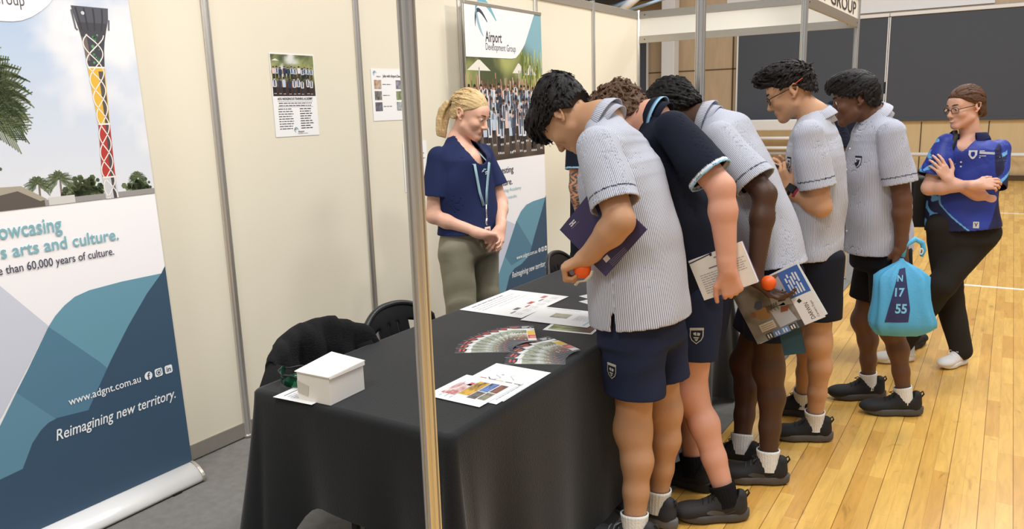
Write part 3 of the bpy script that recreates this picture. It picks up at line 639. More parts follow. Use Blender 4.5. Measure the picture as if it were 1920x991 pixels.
# papers (O is the corner, U runs along the text, V up the page)
def doc(seed, title=True, pics=0):
    def fn(P, w, h):
        if title: P.rect(.02, h - .03, w * .6, h - .024, rgb(150, 152, 158), 1)
        text_lines(P, .02, h - .045, w - .05, int((h - .07) / .012), .012, .006, rgb(186, 188, 194), seed)
    return fn
def a3(P, w, h):
    text_lines(P, .05, h - .035, w * .6, 1, .02, .012, rgb(130, 132, 140), 3, ragged=0); text_lines(P, .03, h - .06, w * .85, 3, .022, .007, rgb(190, 192, 198), 4)
    P.rect(.12, h - .13, w - .06, h - .1285, rgb(150, 120, 124), 1)
    for k, (a, c) in enumerate(((.06, rgb(120, 122, 128)), (.12, rgb(110, 106, 106)), (.18, rgb(160, 112, 108)), (.24, rgb(196, 70, 60)), (.30, rgb(130, 126, 130)), (.36, rgb(190, 110, 112)))):
        P.rect(a - .02, .075 + .012 * (k % 2), a + .022, .085 + .012 * (k % 2) + (.012 if k in (1, 3, 5) else 0), c, 1); text_lines(P, a - .02, .055, .045, 3, .012, .006, rgb(200, 202, 208), k + 20)
sheet('paper_sheet', 'large white page of logos lying nearest the blonde woman on the black table', 'paper', (1.508, .252, TT + .0016), (0, 1, 0), (-1, 0, 0), .418, .320, fn=a3)
def p_s2(P, w, h):
    P.field(w * .30, h * .38, w * .56, h * .66, 12, 8, lambda u, v: mixc(mixc(np.broadcast_to(rgb(160, 168, 120), u.shape + (3,)), rgb(110, 96, 92), (.7 - v) * 2), rgb(206, 204, 190), vnoise(u, v, 9, 3) - .2), 1)
    text_lines(P, w * .66, h * .62, w * .25, 6, .013, .006, rgb(190, 192, 198), 7); P.rect(w * .9, h * .08, w * .93, h * .7, rgb(170, 206, 214), 1); P.rect(.02, h * .9, w * .6, h * .915, rgb(180, 182, 190), 1)
sheet('paper_sheet', 'white page with a small colour photo, overlapping the large logo page', 'paper', (1.522, .218, TT + .0036), (1, .06, 0), (0, 1, 0), .300, .235, fn=p_s2)
def p_s3(P, w, h):
    P.field(.015, .015, w - .012, h * .8, 20, 14, lambda u, v: mixc(leafage(u, v, 44, rgb(96, 104, 66), rgb(176, 178, 120), rgb(216, 214, 200)), rgb(92, 62, 54), (u - .45) * 2.5), 1)
sheet('paper_sheet', 'white page with a wide leafy photo, lying closest to the striped shirt', 'paper', (1.672, .142, TT + .0008), (.985, .13, 0), (0, 1, 0), .205, .19, fn=p_s3)
sheet('paper_card', 'small blank white card on the far part of the table, farther of the pair', 'card', (1.545, .70, TT), (.93, -.36, 0), (.36, .93, 0), .085, .05, fn=lambda P, w, h: P.rect(.006, .02, w - .03, .024, rgb(190, 190, 196)))
sheet('paper_card', 'small blank white card on the far part of the table, nearer of the pair', 'card', (1.59, .61, TT), (.93, -.36, 0), (.36, .93, 0), .085, .05, fn=lambda P, w, h: P.rect(.006, .02, w - .03, .024, rgb(190, 190, 196)))
def p_f1(P, w, h):
    cols = [rgb(200, 110, 104), rgb(224, 176, 70), rgb(120, 116, 112), rgb(110, 140, 196), rgb(150, 146, 122), rgb(150, 100, 80)]
    text_lines(P, .02, h - .04, w * .7, 3, .02, .008, rgb(196, 198, 204), 4)
    P.rect(w * .62, h - .08, w * .75, h - .06, rgb(206, 96, 92), 1)
    for k, (u, v, a, b) in enumerate(((.045, .13, .10, .05), (.06, .085, .12, .04), (.045, .05, .06, .032), (.11, .05, .075, .032), (.05, .018, .06, .028), (.115, .018, .07, .028))):
        c = cols[k]; P.field(u, v, u + a, v + b, 10, 6, lambda x, y, c=c, k=k: mixc(np.broadcast_to(c, x.shape + (3,)), (.9, .88, .86) if k == 0 else (.03, .03, .04), (vnoise(x, y, 50 + k, 3) - .42) * 3), 1)
sheet('paper_sheet', 'white page with a block of colour pictures nearest the foreground post', 'paper', (1.915, -.655, TT + .0030), (.02, 1, 0), (-1, .02, 0), .297 * .72, .205, fn=p_f1)
def p_f2(P, w, h):
    text_lines(P, .02, h - .05, w * .35, 1, .02, .008, rgb(170, 172, 178), 4)
    for k, c in enumerate((rgb(200, 90, 86), rgb(120, 120, 124), rgb(220, 190, 130), rgb(90, 88, 88), rgb(110, 124, 116))): P.rect(w * .80, h - .055 - k * .033, w * .86, h - .03 - k * .033, c, 1)
    text_lines(P, .03, .02, w * .8, 1, .02, .006, rgb(170, 190, 200), 4)
sheet('paper_sheet', 'white page with a strip of small pictures, beneath the colour picture page', 'paper', (1.945, -.610, TT + .0016), (.02, 1, 0), (-1, .02, 0), .205, .212, fn=p_f2)
def p_f3(P, w, h):
    g = rgb(196, 200, 210); P.line([(.10, .06), (.13, .10), (.15, .13), (.17, .12), (.19, .15)], .0022, g); P.line([(.09, .10), (.12, .12), (.16, .16)], .003, g); P.disc(.09, .10, .006, g); P.line([(.17, .07), (.2, .10), (.21, .09)], .002, g); P.disc(.20, .13, .005, g)
sheet('paper_sheet', 'white page with a faint pale drawing just below the brochures', 'paper', (1.950, -.578, TT + .0004), (.0, 1, 0), (-1, .0, 0), .292, .216, fn=p_f3)
sheet('paper_sheet', 'white printed page sticking out from under the white carton', 'paper', (1.447, -.872, TT), (-.06, 1, 0), (-1, -.02, 0), .16, .16, fn=doc(3))

# carton
t = thing('carton', 'small white cardboard box with a loose lid standing near the end of the table', 'box', (1.437, -.775, TT), math.radians(2))
q = MB(); q.box((-.066, -.078, .0), (.066, .078, .088)); bevel(q.build('body', M_carton, t), .0015)
q = MB(); L_ = [(-.069, -.083, .090), (.069, -.083, .0895), (.070, .083, .094), (-.069, .083, .104)]; q.add([*L_, *[(x, y, z + .002) for x, y, z in L_]], [(3, 2, 1, 0), (4, 5, 6, 7), (0, 1, 5, 4), (1, 2, 6, 5), (2, 3, 7, 6), (3, 0, 4, 7)])
q.add([(.070, -.080, .090), (.070, .080, .094), (.0705, .080, .082), (.0705, -.080, .084)], [(0, 1, 2, 3)]); q.add([(-.066, .082, .104), (.066, .082, .094), (.066, .0825, .085), (-.066, .0825, .085)], [(0, 1, 2, 3)])
solid(q.build('lid', M_carton, t), .001)
q = MB(); q.add([(-.066, -.0788, .062), (-.018, -.0788, .05), (-.024, -.0788, .014), (-.066, -.0788, .022)], [(0, 1, 2, 3)]); solid(q.build('tuck_flap', mat('grey_card', rgb(206, 200, 188), .7), t), .0008)
# sunglasses
t = thing('sunglasses', 'wraparound sunglasses with green mirror lenses by the jacket at the table end', 'sunglasses', (1.243, -.80, TT), math.radians(158))
for s in (-1, 1):
    q = MB(); G = []
    for a in np.linspace(0, 1, 9):
        row = []
        for b in np.linspace(0, 1, 6):
            x = s * (.008 + .058 * a); hgt = .040 * math.sin(math.pi * min(1, .25 + .75 * (1 - a) ** .8)) ** .6 + .006; y = -.032 * a ** 2.2; row.append((x, y - .010 * (b - .5) ** 2, .006 + hgt * b))
        G.append(row)
    q.grid(G); ln = solid(q.build('lens', M_lens, t), .002)
    q = MB(); q.tube([(s * .004, 0, .036), (s * .03, .002, .047), (s * .056, -.018, .046), (s * .068, -.034, .036)], .003, 8); q.tube([(s * .068, -.034, .036), (s * .069, -.09, .034), (s * .064, -.13, .018), (s * .06, -.15, .005)], .0028, 8); q.build('temple', M_plastic, t)
q = MB(); q.tube([(-.012, .001, .030), (0, .004, .036), (.012, .001, .030)], .003, 8); q.build('bridge', M_plastic, t)

# brochures: one kind, fanned twice
def brochure(label, group):
    t = thing('brochure', label, 'brochure', group=group); w, h = .105, .21
    q = MB(); q.box((-w / 2, 0, 0), (w / 2, h, .0010)); q.build('card', M_paper, t)
    P = Print((-w / 2, 0, .0010), (1, 0, 0), (0, 1, 0))
    P.rect(0, h * .80, w, h, rgb(58, 60, 70)); P.poly([(0, h * .80), (w, h * .62), (w, h * .66), (0, h * .835)], rgb(238, 238, 238), 2)
    text_lines(P, w * .1, h * .90, w * .36, 2, .014, .014, rgb(200, 96, 80), 1); text_lines(P, w * .55, h * .90, w * .36, 2, .014, .014, rgb(220, 220, 220), 2)
    P.field(0, h * .06, w, h * .72, 12, 20, lambda u, v: mixc(mixc(np.broadcast_to(rgb(120, 128, 92), u.shape + (3,)), rgb(206, 214, 206), vnoise(u, v, 61, 4) * 2.4 - .9), rgb(96, 92, 96), (.45 - v) * 3), 1)
    rs = random.Random(3)
    for i in range(46): u, v = rs.random(), rs.random(); P.disc(w * (.06 + .62 * u), h * (.08 + .28 * v), .0035, rs.choice([rgb(204, 92, 66), rgb(214, 140, 110), rgb(150, 60, 50), rgb(230, 214, 200)]), 2, 6)
    for i in range(18): P.rect(w * (.1 + .045 * i) * .8, h * .42, w * (.13 + .045 * i) * .8, h * (.47 + .03 * (i % 3)), rgb(236, 236, 238), 2)
    P.poly([(0, h * .0), (w, 0), (w, h * .05), (0, h * .06)], rgb(70, 72, 82), 2)
    P.poly([(w * .70, h * .02), (w, h * .02), (w, h * .62), (w * .70, h * .67)], rgb(240, 236, 232), 3)
    P.rect(w * .72, h * .40, w, h * .62, rgb(232, 190, 60), 4); P.rect(w * .72, h * .16, w, h * .37, rgb(196, 76, 66), 4); P.rect(w * .78, h * .17, w, h * .30, rgb(232, 140, 130), 5)
    P.done(t, world=False); return t
bro = brochure('colour brochure at the bottom of the larger fan, lying flat towards the foreground post', 'brochures in the larger fan')
n1 = 9
for i in range(n1):
    b = bro if i == 0 else copy_tree(bro); a = math.radians(210 + (124 - 210) * (i / (n1 - 1)) ** .95 - 90)
    k = i / (n1 - 1); b.location = (1.69 * (1 - k) + 1.712 * k, -.108 * (1 - k) - .075 * k, TT + .0022 * i); b.rotation_euler = (0, math.radians(.3), a)
    if 0 < i < n1 - 1: b['label'] = 'colour brochure in the larger fan, number %s up from the bottom one' % ['', 'one', 'two', 'three', 'four', 'five', 'six', 'seven'][i]
    if i == n1 - 1: b['label'] = 'top brochure of the larger fan with its yellow and red corner in full view'
n2 = 5
for i in range(n2):
    b = copy_tree(bro); k = i / (n2 - 1); a = math.radians(206 + (153 - 206) * k - 90)
    b.location = (1.927 * (1 - k) + 1.912 * k, -.140 * (1 - k) - .093 * k, TT + .0022 * i); b.rotation_euler = (0, 0, a); b['group'] = 'brochures in the smaller fan'
    b['label'] = ['colour brochure at the bottom of the smaller fan, nearest the table edge', 'colour brochure in the smaller fan, one up from the bottom', 'middle brochure of the smaller fan by the table edge', 'colour brochure in the smaller fan, next below the top', 'top brochure of the smaller fan, its red corner nearest the table edge'][i]

# ================================================================== CHAIRS
def chair(label, loc, rz):
    t = thing('stacking_chair', label, 'chair', loc, rz, 'black plastic chairs behind the table')
    # front is +y; back shell with slots
    def bk(u, s):      # u -1..1 across, s 0..1 up
        w = .225 - .012 * s; top = .81 - .085 * abs(u) ** 2.6; z = .45 + (top - .45) * s
        return np.array((u * w, -.215 - .075 * s + .055 * u * u * (.4 + .6 * s), z))
    q = MB(); nu, ns = 40, 24
    us = np.linspace(-1, 1, nu + 1); ss = np.linspace(0, 1, ns + 1); idx = {}
    for i, u in enumerate(us):
        for j, s in enumerate(ss): idx[i, j] = len(q.v); q.v.append(tuple(bk(u, s))); q.c.append((1, 1, 1))
    for i in range(nu):
        for j in range(ns):
            u = (us[i] + us[i + 1]) / 2; s = (ss[j] + ss[j + 1]) / 2
            slot = s < .80 and ((abs(u) < .78 and abs(abs(u) - .13) < .035) or abs(abs(u) - .56) < .16 and s > .05)
            if slot: continue
            q.f.append((idx[i, j], idx[i + 1, j], idx[i + 1, j + 1], idx[i, j + 1])); q.sm.append(True); q.mi.append(0)
    solid(q.build('backrest', M_plastic, t), .014)
    q = MB(); e = [tuple(bk(-1, s)) for s in np.linspace(0, 1, 10)] + [tuple(bk(u, 1)) for u in np.linspace(-1, 1, 26)[1:-1]] + [tuple(bk(1, s)) for s in np.linspace(1, 0, 10)]
    q.tube(e, .013, 10); q.build('back_rim', M_plastic, t)
    q = MB(); G = [[(u * (.22 - .02 * (v < 0)), v * .22, .455 - .018 * (1 - u * u) * (1 - v * v) - .03 * max(0, v - .75) ** 1.2 * 4) for u in np.linspace(-1, 1, 15)] for v in np.linspace(-1, 1, 15)]
    q.grid(G); solid(q.build('seat', M_plastic, t), .016, -1)
    for sx in (-1, 1):
        for sy in (-1, 1):
            q = MB(); q.tube([(sx * .195, sy * .19, .44), (sx * .215, sy * .215, .2), (sx * .235, sy * .24, .006)], (.019, .017, .014), 10); q.build('leg', M_plastic, t)
    return t
chair('black plastic chair with a jacket over its back, by the carton', (1.345, -.515, 0), math.radians(-96))
chair('black plastic chair with slotted back between the jacket and the foreground post', (1.30, -.02, 0), math.radians(-92))
chair('black plastic chair at the far banner, behind the hand holding a ball', (1.36, 1.34, 0), math.radians(-80))
# jacket hung over the first chair: two fronts and shoulders wrapped round the back
t = thing('jacket', 'black jacket draped over the back of the chair beside the white carton', 'jacket', (1.345, -.515, .45), math.radians(-96))
q = MB(); rows = []
for k in np.linspace(0, 1, 31):
    row = []
    for u in np.linspace(-1, 1, 41):
        w = .235; top = .835 - .45 - .085 * abs(u) ** 2.3; y0 = -.29 + .06 * u * u
        if k < .45: z = top - (1 - k / .45) * (.62 + .05 * math.sin(u * 9)); y = y0 - .032 - .03 * math.sin(u * 7 + k * 5) * (1 - k / .45) * .5
        elif k < .60: a = (k - .45) / .15 * math.pi; z = top + .03 * math.sin(a) ; y = y0 - .032 * math.cos(a)
        else: s = (k - .60) / .40; z = top - s * (.30 + .16 * abs(u) ** 1.3 + .03 * math.sin(u * 8)); y = y0 + .034 + .05 * s * (.5 + .5 * math.cos(u * 9)) + .03 * abs(u) * s
        wv = .010 * math.sin(u * 11 + k * 9) + .008 * math.sin(u * 23 - k * 6) + .006 * math.sin(k * 31 + u * 5); row.append((u * w * (1 + .05 * math.sin(k * 7)), y + wv, z + wv * .5))
    rows.append(row)
q.grid(rows); jk = solid(q.build('body', M_jacket, t), .012)
for s in (-1, 1):
    q = MB(); q.tube([(s * .19, -.23, .31), (s * .245, -.22, .2), (s * .255, -.19, .02), (s * .245, -.17, -.14)], (.045, .056, .05, .042), 12); q.build('sleeve', M_jacket, t)
# ================================================================== PEOPLE: implicit surfaces meshed by surface nets
f32 = np.float32
def nrm(v): v = np.array(v, float); return v / (np.linalg.norm(v) + 1e-12)
class RC:          # round cone
    def __init__(s, a, b, ra, rb): s.a, s.b, s.ra, s.rb = np.array(a, float), np.array(b, float), ra, rb
    def box(s): R = max(s.ra, s.rb); return np.minimum(s.a, s.b) - R, np.maximum(s.a, s.b) + R
    def d(s, X, Y, Z):
        v = s.b - s.a; q = v @ v + 1e-9; px, py, pz = X - f32(s.a[0]), Y - f32(s.a[1]), Z - f32(s.a[2])
        t = np.clip((px * f32(v[0]) + py * f32(v[1]) + pz * f32(v[2])) / f32(q), 0, 1)
        return np.sqrt((px - t * f32(v[0])) ** 2 + (py - t * f32(v[1])) ** 2 + (pz - t * f32(v[2])) ** 2) - (f32(s.ra) + f32(s.rb - s.ra) * t)
class EL:          # ellipsoid with axes rows of A
    def __init__(s, c, r, A=np.eye(3)): s.c, s.r, s.A = np.array(c, float), np.array(r, float), np.array(A, float)
    def box(s): e = np.sqrt(((s.A * s.r[:, None]) ** 2).sum(0)); return s.c - e, s.c + e
    def d(s, X, Y, Z):
        px, py, pz = X - f32(s.c[0]), Y - f32(s.c[1]), Z - f32(s.c[2]); k0 = 0; k1 = 0
        for i in range(3):
            u = (px * f32(s.A[i, 0]) + py * f32(s.A[i, 1]) + pz * f32(s.A[i, 2])) / f32(s.r[i]); k0 = k0 + u * u; k1 = k1 + (u / f32(s.r[i])) ** 2
        k0 = np.sqrt(k0); return k0 * (k0 - 1) / (np.sqrt(k1) + f32(1e-6))
class EC:          # elliptic cone between two cross sections; w = lateral axis
    def __init__(s, c0, c1, w, a0, b0, a1, b1, cap0=.04, cap1=.04):
        s.c0, s.c1 = np.array(c0, float), np.array(c1, float); s.L = np.linalg.norm(s.c1 - s.c0); s.t = (s.c1 - s.c0) / s.L
        w = np.array(w, float); w = w - s.t * (w @ s.t); s.w = nrm(w); s.n = np.cross(s.t, s.w); s.q = (a0, b0, a1, b1, cap0, cap1)
    def box(s): R = max(s.q[:4]) + max(s.q[4:]); return np.minimum(s.c0, s.c1) - R, np.maximum(s.c0, s.c1) + R
    def d(s, X, Y, Z):
        a0, b0, a1, b1, e0, e1 = s.q; px, py, pz = X - f32(s.c0[0]), Y - f32(s.c0[1]), Z - f32(s.c0[2])
        dot = lambda v: px * f32(v[0]) + py * f32(v[1]) + pz * f32(v[2])
        h = dot(s.t); t = np.clip(h / f32(s.L), 0, 1); ex = np.where(h < 0, h / f32(e0), np.maximum(h - f32(s.L), 0) / f32(e1))
        a = f32(a0) + f32(a1 - a0) * t; b = f32(b0) + f32(b1 - b0) * t
        k = np.sqrt((dot(s.w) / a) ** 2 + (dot(s.n) / b) ** 2 + ex * ex); g = np.sqrt((dot(s.w) / (a * a)) ** 2 + (dot(s.n) / (b * b)) ** 2 + (ex / f32(min(e0, e1))) ** 2) + f32(1e-5)
        return np.where(k > .3, k * (k - 1) / g, (k - 1) * np.minimum(a, b)).astype(f32)
def smin(a, b, k):
    if k <= 0: return np.minimum(a, b)
    h = np.clip(.5 + .5 * (b - a) / f32(k), 0, 1); return b + (a - b) * h - f32(k) * h * (1 - h)
def pt(pr, P): P = np.asarray(P, f32); return pr.d(P[:, 0], P[:, 1], P[:, 2])
class Grid:
    def __init__(s, lo, hi, h):
        s.h = h; s.lo = np.array(lo, float); s.n = np.ceil((np.array(hi) - s.lo) / h).astype(int) + 1; s.ax = [(s.lo[i] + h * np.arange(s.n[i])).astype(f32) for i in range(3)]
    def field(s): return np.full(s.n, .5, f32)
    def sub(s, lo, hi):
        i0 = np.clip(np.floor((lo - s.lo) / s.h).astype(int), 0, s.n); i1 = np.clip(np.ceil((hi - s.lo) / s.h).astype(int) + 1, 0, s.n)
        return tuple(slice(a, b) for a, b in zip(i0, i1)), (s.ax[0][i0[0]:i1[0], None, None], s.ax[1][None, i0[1]:i1[1], None], s.ax[2][None, None, i0[2]:i1[2]])
    def add(s, F, pr, k=.01, op='u', infl=0.):
        lo, hi = pr.box(); p = k + .03 + abs(infl); sl, (X, Y, Z) = s.sub(lo - p, hi + p)
        if any(q.stop <= q.start for q in sl): return
        d = pr.d(X, Y, Z) - f32(infl)
        F[sl] = smin(F[sl], d, k) if op == 'u' else -smin(-F[sl], d, k)
    def coords(s): return s.ax[0][:, None, None], s.ax[1][None, :, None], s.ax[2][None, None, :]
def nets(F, g):
    S = F < 0; n = np.array(F.shape)
    cnt = np.zeros(n - 1, np.int8)
    for i in (0, 1):
        for j in (0, 1):
            for k in (0, 1): cnt += S[i:n[0] - 1 + i, j:n[1] - 1 + j, k:n[2] - 1 + k]
    act = np.argwhere((cnt > 0) & (cnt < 8)); del cnt
    idx = np.full(n - 1, -1, np.int32); idx[tuple(act.T)] = np.arange(len(act))
    co = np.array([(i, j, k) for i in (0, 1) for j in (0, 1) for k in (0, 1)])
    val = np.stack([F[act[:, 0] + c[0], act[:, 1] + c[1], act[:, 2] + c[2]] for c in co], 1)
    acc = np.zeros((len(act), 3)); m = np.zeros(len(act))
    for a in range(8):
        for b in range(a + 1, 8):
            if np.abs(co[a] - co[b]).sum() != 1: continue
            ed = (val[:, a] < 0) != (val[:, b] < 0); t = np.where(ed, val[:, a] / np.where(ed, val[:, a] - val[:, b], 1), 0)
            acc += ed[:, None] * (co[a] + t[:, None] * (co[b] - co[a])); m += ed
    V = g.lo + g.h * (act + acc / m[:, None]); Q = []
    for ax in range(3):
        b_, c_ = [(1, 2), (2, 0), (0, 1)][ax]
        sl0 = [slice(None)] * 3; sl1 = [slice(None)] * 3; sl0[ax] = slice(0, -1); sl1[ax] = slice(1, None)
        A, B = S[tuple(sl0)], S[tuple(sl1)]; e = np.argwhere(A != B); e = e[(e[:, b_] > 0) & (e[:, c_] > 0) & (e[:, b_] < n[b_] - 1) & (e[:, c_] < n[c_] - 1)]
        ins = A[tuple(e.T)]; q = []
        for db, dc in ((1, 1), (0, 1), (0, 0), (1, 0)):
            p = e.copy(); p[:, b_] -= db; p[:, c_] -= dc; q.append(idx[tuple(p.T)])
        q = np.stack(q, 1); q[~ins] = q[~ins][:, ::-1]; Q.append(q)
    return V, np.concatenate(Q)
def np_mesh(name, V, Q, m, parent, base, col=None, su=None, smooth=1):
    if smooth:                    # a light relaxation of the net
        for _ in range(smooth):
            acc = np.zeros_like(V); cn = np.zeros(len(V))
            for a in range(4):
                for b in ((a + 1) % 4, (a + 3) % 4): np.add.at(acc, Q[:, a], V[Q[:, b]]); np.add.at(cn, Q[:, a], 1)
            V = V * .5 + .5 * acc / np.maximum(cn, 1)[:, None]
    me = bpy.data.meshes.new(name); me.vertices.add(len(V)); me.vertices.foreach_set('co', (V - base).astype(f32).ravel())
    me.loops.add(len(Q) * 4); me.loops.foreach_set('vertex_index', Q.astype(np.int32).ravel())
    me.polygons.add(len(Q)); me.polygons.foreach_set('loop_start', np.arange(len(Q), dtype=np.int32) * 4); me.polygons.foreach_set('loop_total', np.full(len(Q), 4, np.int32))
    me.update(calc_edges=True); me.polygons.foreach_set('use_smooth', np.ones(len(Q), bool))
    ca = me.color_attributes.new('Col', 'FLOAT_COLOR', 'POINT'); c = np.ones((len(V), 4), f32)
    if col is not None: c[:, :3] = col
    ca.data.foreach_set('color', c.ravel())
    if su is not None: at = me.attributes.new('su', 'FLOAT', 'POINT'); at.data.foreach_set('value', su.astype(f32))
    return link_mesh(name, me, m, parent)
def wrinkle(X, Y, Z, seed, amp, wl=.09, kz=.5):
    rs = np.random.RandomState(seed); out = 0
    for i in range(6):
        k = rs.randn(3) * np.array((1, 1, kz)); k = k / np.linalg.norm(k) * 2 * math.pi / (wl * (.6 + 1.1 * rs.rand())); w = 1 / (1 + .3 * i)
        ph = X * f32(k[0]) + Y * f32(k[1]) + Z * f32(k[2]) + f32(rs.rand() * 6.28)
        q = ph + f32(1.1) * np.sin(ph.astype(f32) * f32(.37) + f32(i)) + f32(.8) * np.sin(Z * f32(9 + 3 * i) + f32(i))
        out = out + f32(w) * (f32(.6) * np.sin(q) + f32(.5) - f32(.8) * np.abs(np.sin(q * f32(.5))))
    return out * f32(amp / 1.7)

def head_prims(H, R, sex, g=1.):
    """H centre (eye line, mid skull); R rows: right, forward, up (head frame)"""
    T = lambda x, y, z: H + g * (x * R[0] + y * R[1] + z * R[2]); A = np.array(R); P = []; m = sex == 'm'
    add = lambda pr, k=.015, op='u': P.append((pr, k, op))
    add(EL(T(0, -.016, .034), g * np.array((.0735, .095, .084)), A)); add(EL(T(0, .024, -.030), g * np.array((.062 if m else .059, .066, .080)), A), .03)
    add(EL(T(0, .062, .032), g * np.array((.052, .030, .040)), A), .025)
    add(RC(T(.050, .002, -.062), T(.012, .068, -.098), g * .019, g * .017), .03); add(RC(T(-.050, .002, -.062), T(-.012, .068, -.098), g * .019, g * .017), .03)
    add(EL(T(0, .071, -.099), g * np.array((.020, .018, .016)), A), .018)
    for s in (-1, 1):
        add(EL(T(s * .040, .060, -.028), g * np.array((.022, .024, .022)), A), .02); add(RC(T(s * .012, .086, .020), T(s * .044, .070, .020), g * .0085, g * .007), .012)
        add(EL(T(s * .0315, .092, .0015), g * np.array((.0165, .010, .0095)), A), .008, 's'); add(EL(T(s * .0315, .077, .001), g * np.array((.0145, .0135, .0125)), A), .004)
        add(RC(T(s * .019, .0905, .0085), T(s * .044, .081, .0065), g * .0033, g * .003), .003)
    add(RC(T(0, .084, .010), T(0, .107, -.033), g * .0085, g * .0115), .010); add(EL(T(0, .108, -.036), g * np.array((.0115, .0105, .0095)), A), .006)
    for s in (-1, 1):
        add(EL(T(s * .0115, .098, -.0395), g * np.array((.0078, .0105, .0075)), A), .005); add(EL(T(s * .006, .1005, -.0478), g * np.array((.0038, .0055, .0035)), A), .002, 's')
    add(EL(T(0, .079, -.064), g * np.array((.027, .016, .018)), A), .014)
    add(RC(T(-.020, .082, -.066), T(.020, .082, -.066), g * .0045, g * .0045), .004); add(EL(T(0, .0915, -.0635), g * np.array((.018, .0065, .0048)), A), .004); add(EL(T(0, .0905, -.0735), g * np.array((.016, .0065, .0055)), A), .004)
    add(EL(T(0, .0985, -.0682), g * np.array((.022, .006, .0016)), A), .002, 's')
    for s in (-1, 1):          # ears: rim, bowl, lobe
        B = np.array([nrm(R[0] * s + -R[1] * .55), nrm(R[1] + s * R[0] * .5 * 0 + R[2] * .0), R[2]]); e = T(s * .0735, -.012, -.006); up_ = nrm(R[2] - R[1] * .18)
        out = nrm(s * R[0] * .62 - R[1] * .55); fwd = nrm(R[1] * .8 + s * R[0] * .2)
        pts = [e + g * (fwd * a + up_ * b + out * c) for a, b, c in ((.010, .004, .001), (.007, .022, .005), (-.006, .031, .011), (-.017, .024, .014), (-.019, .006, .013), (-.012, -.012, .010), (-.002, -.026, .005), (.005, -.022, .002))]
        for a, b in zip(pts, pts[1:]): add(RC(a, b, g * .0042, g * .0042), .004)
        add(EL(e + g * (-fwd * .004 + out * .004), g * np.array((.005, .013, .021)), np.array([out, nrm(np.cross(up_, out)), up_])), .006)
    return P
def hand_prims(w, d, s, curls, thumb, g=1., spread=.05, tr=None):
    """w wrist, d towards fingers, s towards the thumb side; palm normal n closes the fingers; curls per finger (3 angles, degrees)"""
    w = np.array(w, float); d = nrm(d); s = nrm(np.array(s, float) - d * (np.array(s, float) @ d)); P = []
    n = tr if tr is not None else np.cross(d, s); n = nrm(np.array(n) - d * (np.array(n) @ d)); add = lambda pr, k=.008: P.append((pr, k, 'u'))
    K = [(.088, .029), (.092, .0095), (.087, -.0105), (.079, -.0285)]; LEN = [(.043, .026, .021), (.047, .029, .022), (.043, .027, .021), (.034, .021, .018)]
    add(RC(w - d * .03 * g, w + d * .02 * g, .026 * g, .025 * g), .02)
    for i in range(4):
        k = w + g * (d * K[i][0] + s * K[i][1]); add(RC(w + g * (d * .018 + s * K[i][1] * .55), k, .0165 * g, .0118 * g), .012)
        p = k; a = 0.; sp = (1.5 - i) * spread
        for j in range(3):
            a += math.radians(curls[i][j]); q = p + g * LEN[i][j] * (math.cos(a) * nrm(d + s * sp) + math.sin(a) * n); r0, r1 = (.0098, .0088, .0078)[j] * g, (.0090, .0080, .0068)[j] * g
            if i == 3: r0 *= .88; r1 *= .88
            add(RC(p, q, r0, r1), .0025 if j == 0 else .004); p = q
    p = w + g * (d * .022 + s * .022); v = [nrm(d * a + s * b + n * c) for a, b, c in thumb]
    for j in range(3): q = p + g * (.044, .034, .027)[j] * v[j]; add(RC(p, q, (.0155, .0115, .0100)[j] * g, (.0120, .0102, .0080)[j] * g), (.014, .004, .004)[j]); p = q
    return P
RELAX = [(18, 28, 18), (20, 30, 20), (24, 32, 20), (28, 34, 22)]; FIST = [(62, 78, 45), (66, 80, 45), (68, 80, 45), (70, 78, 45)]
TH_R = [(.7, .6, .35), (.9, .25, .35), (.95, .05, .3)]; TH_F = [(.75, .45, .5), (.6, -.05, .8), (.4, -.5, .75)]

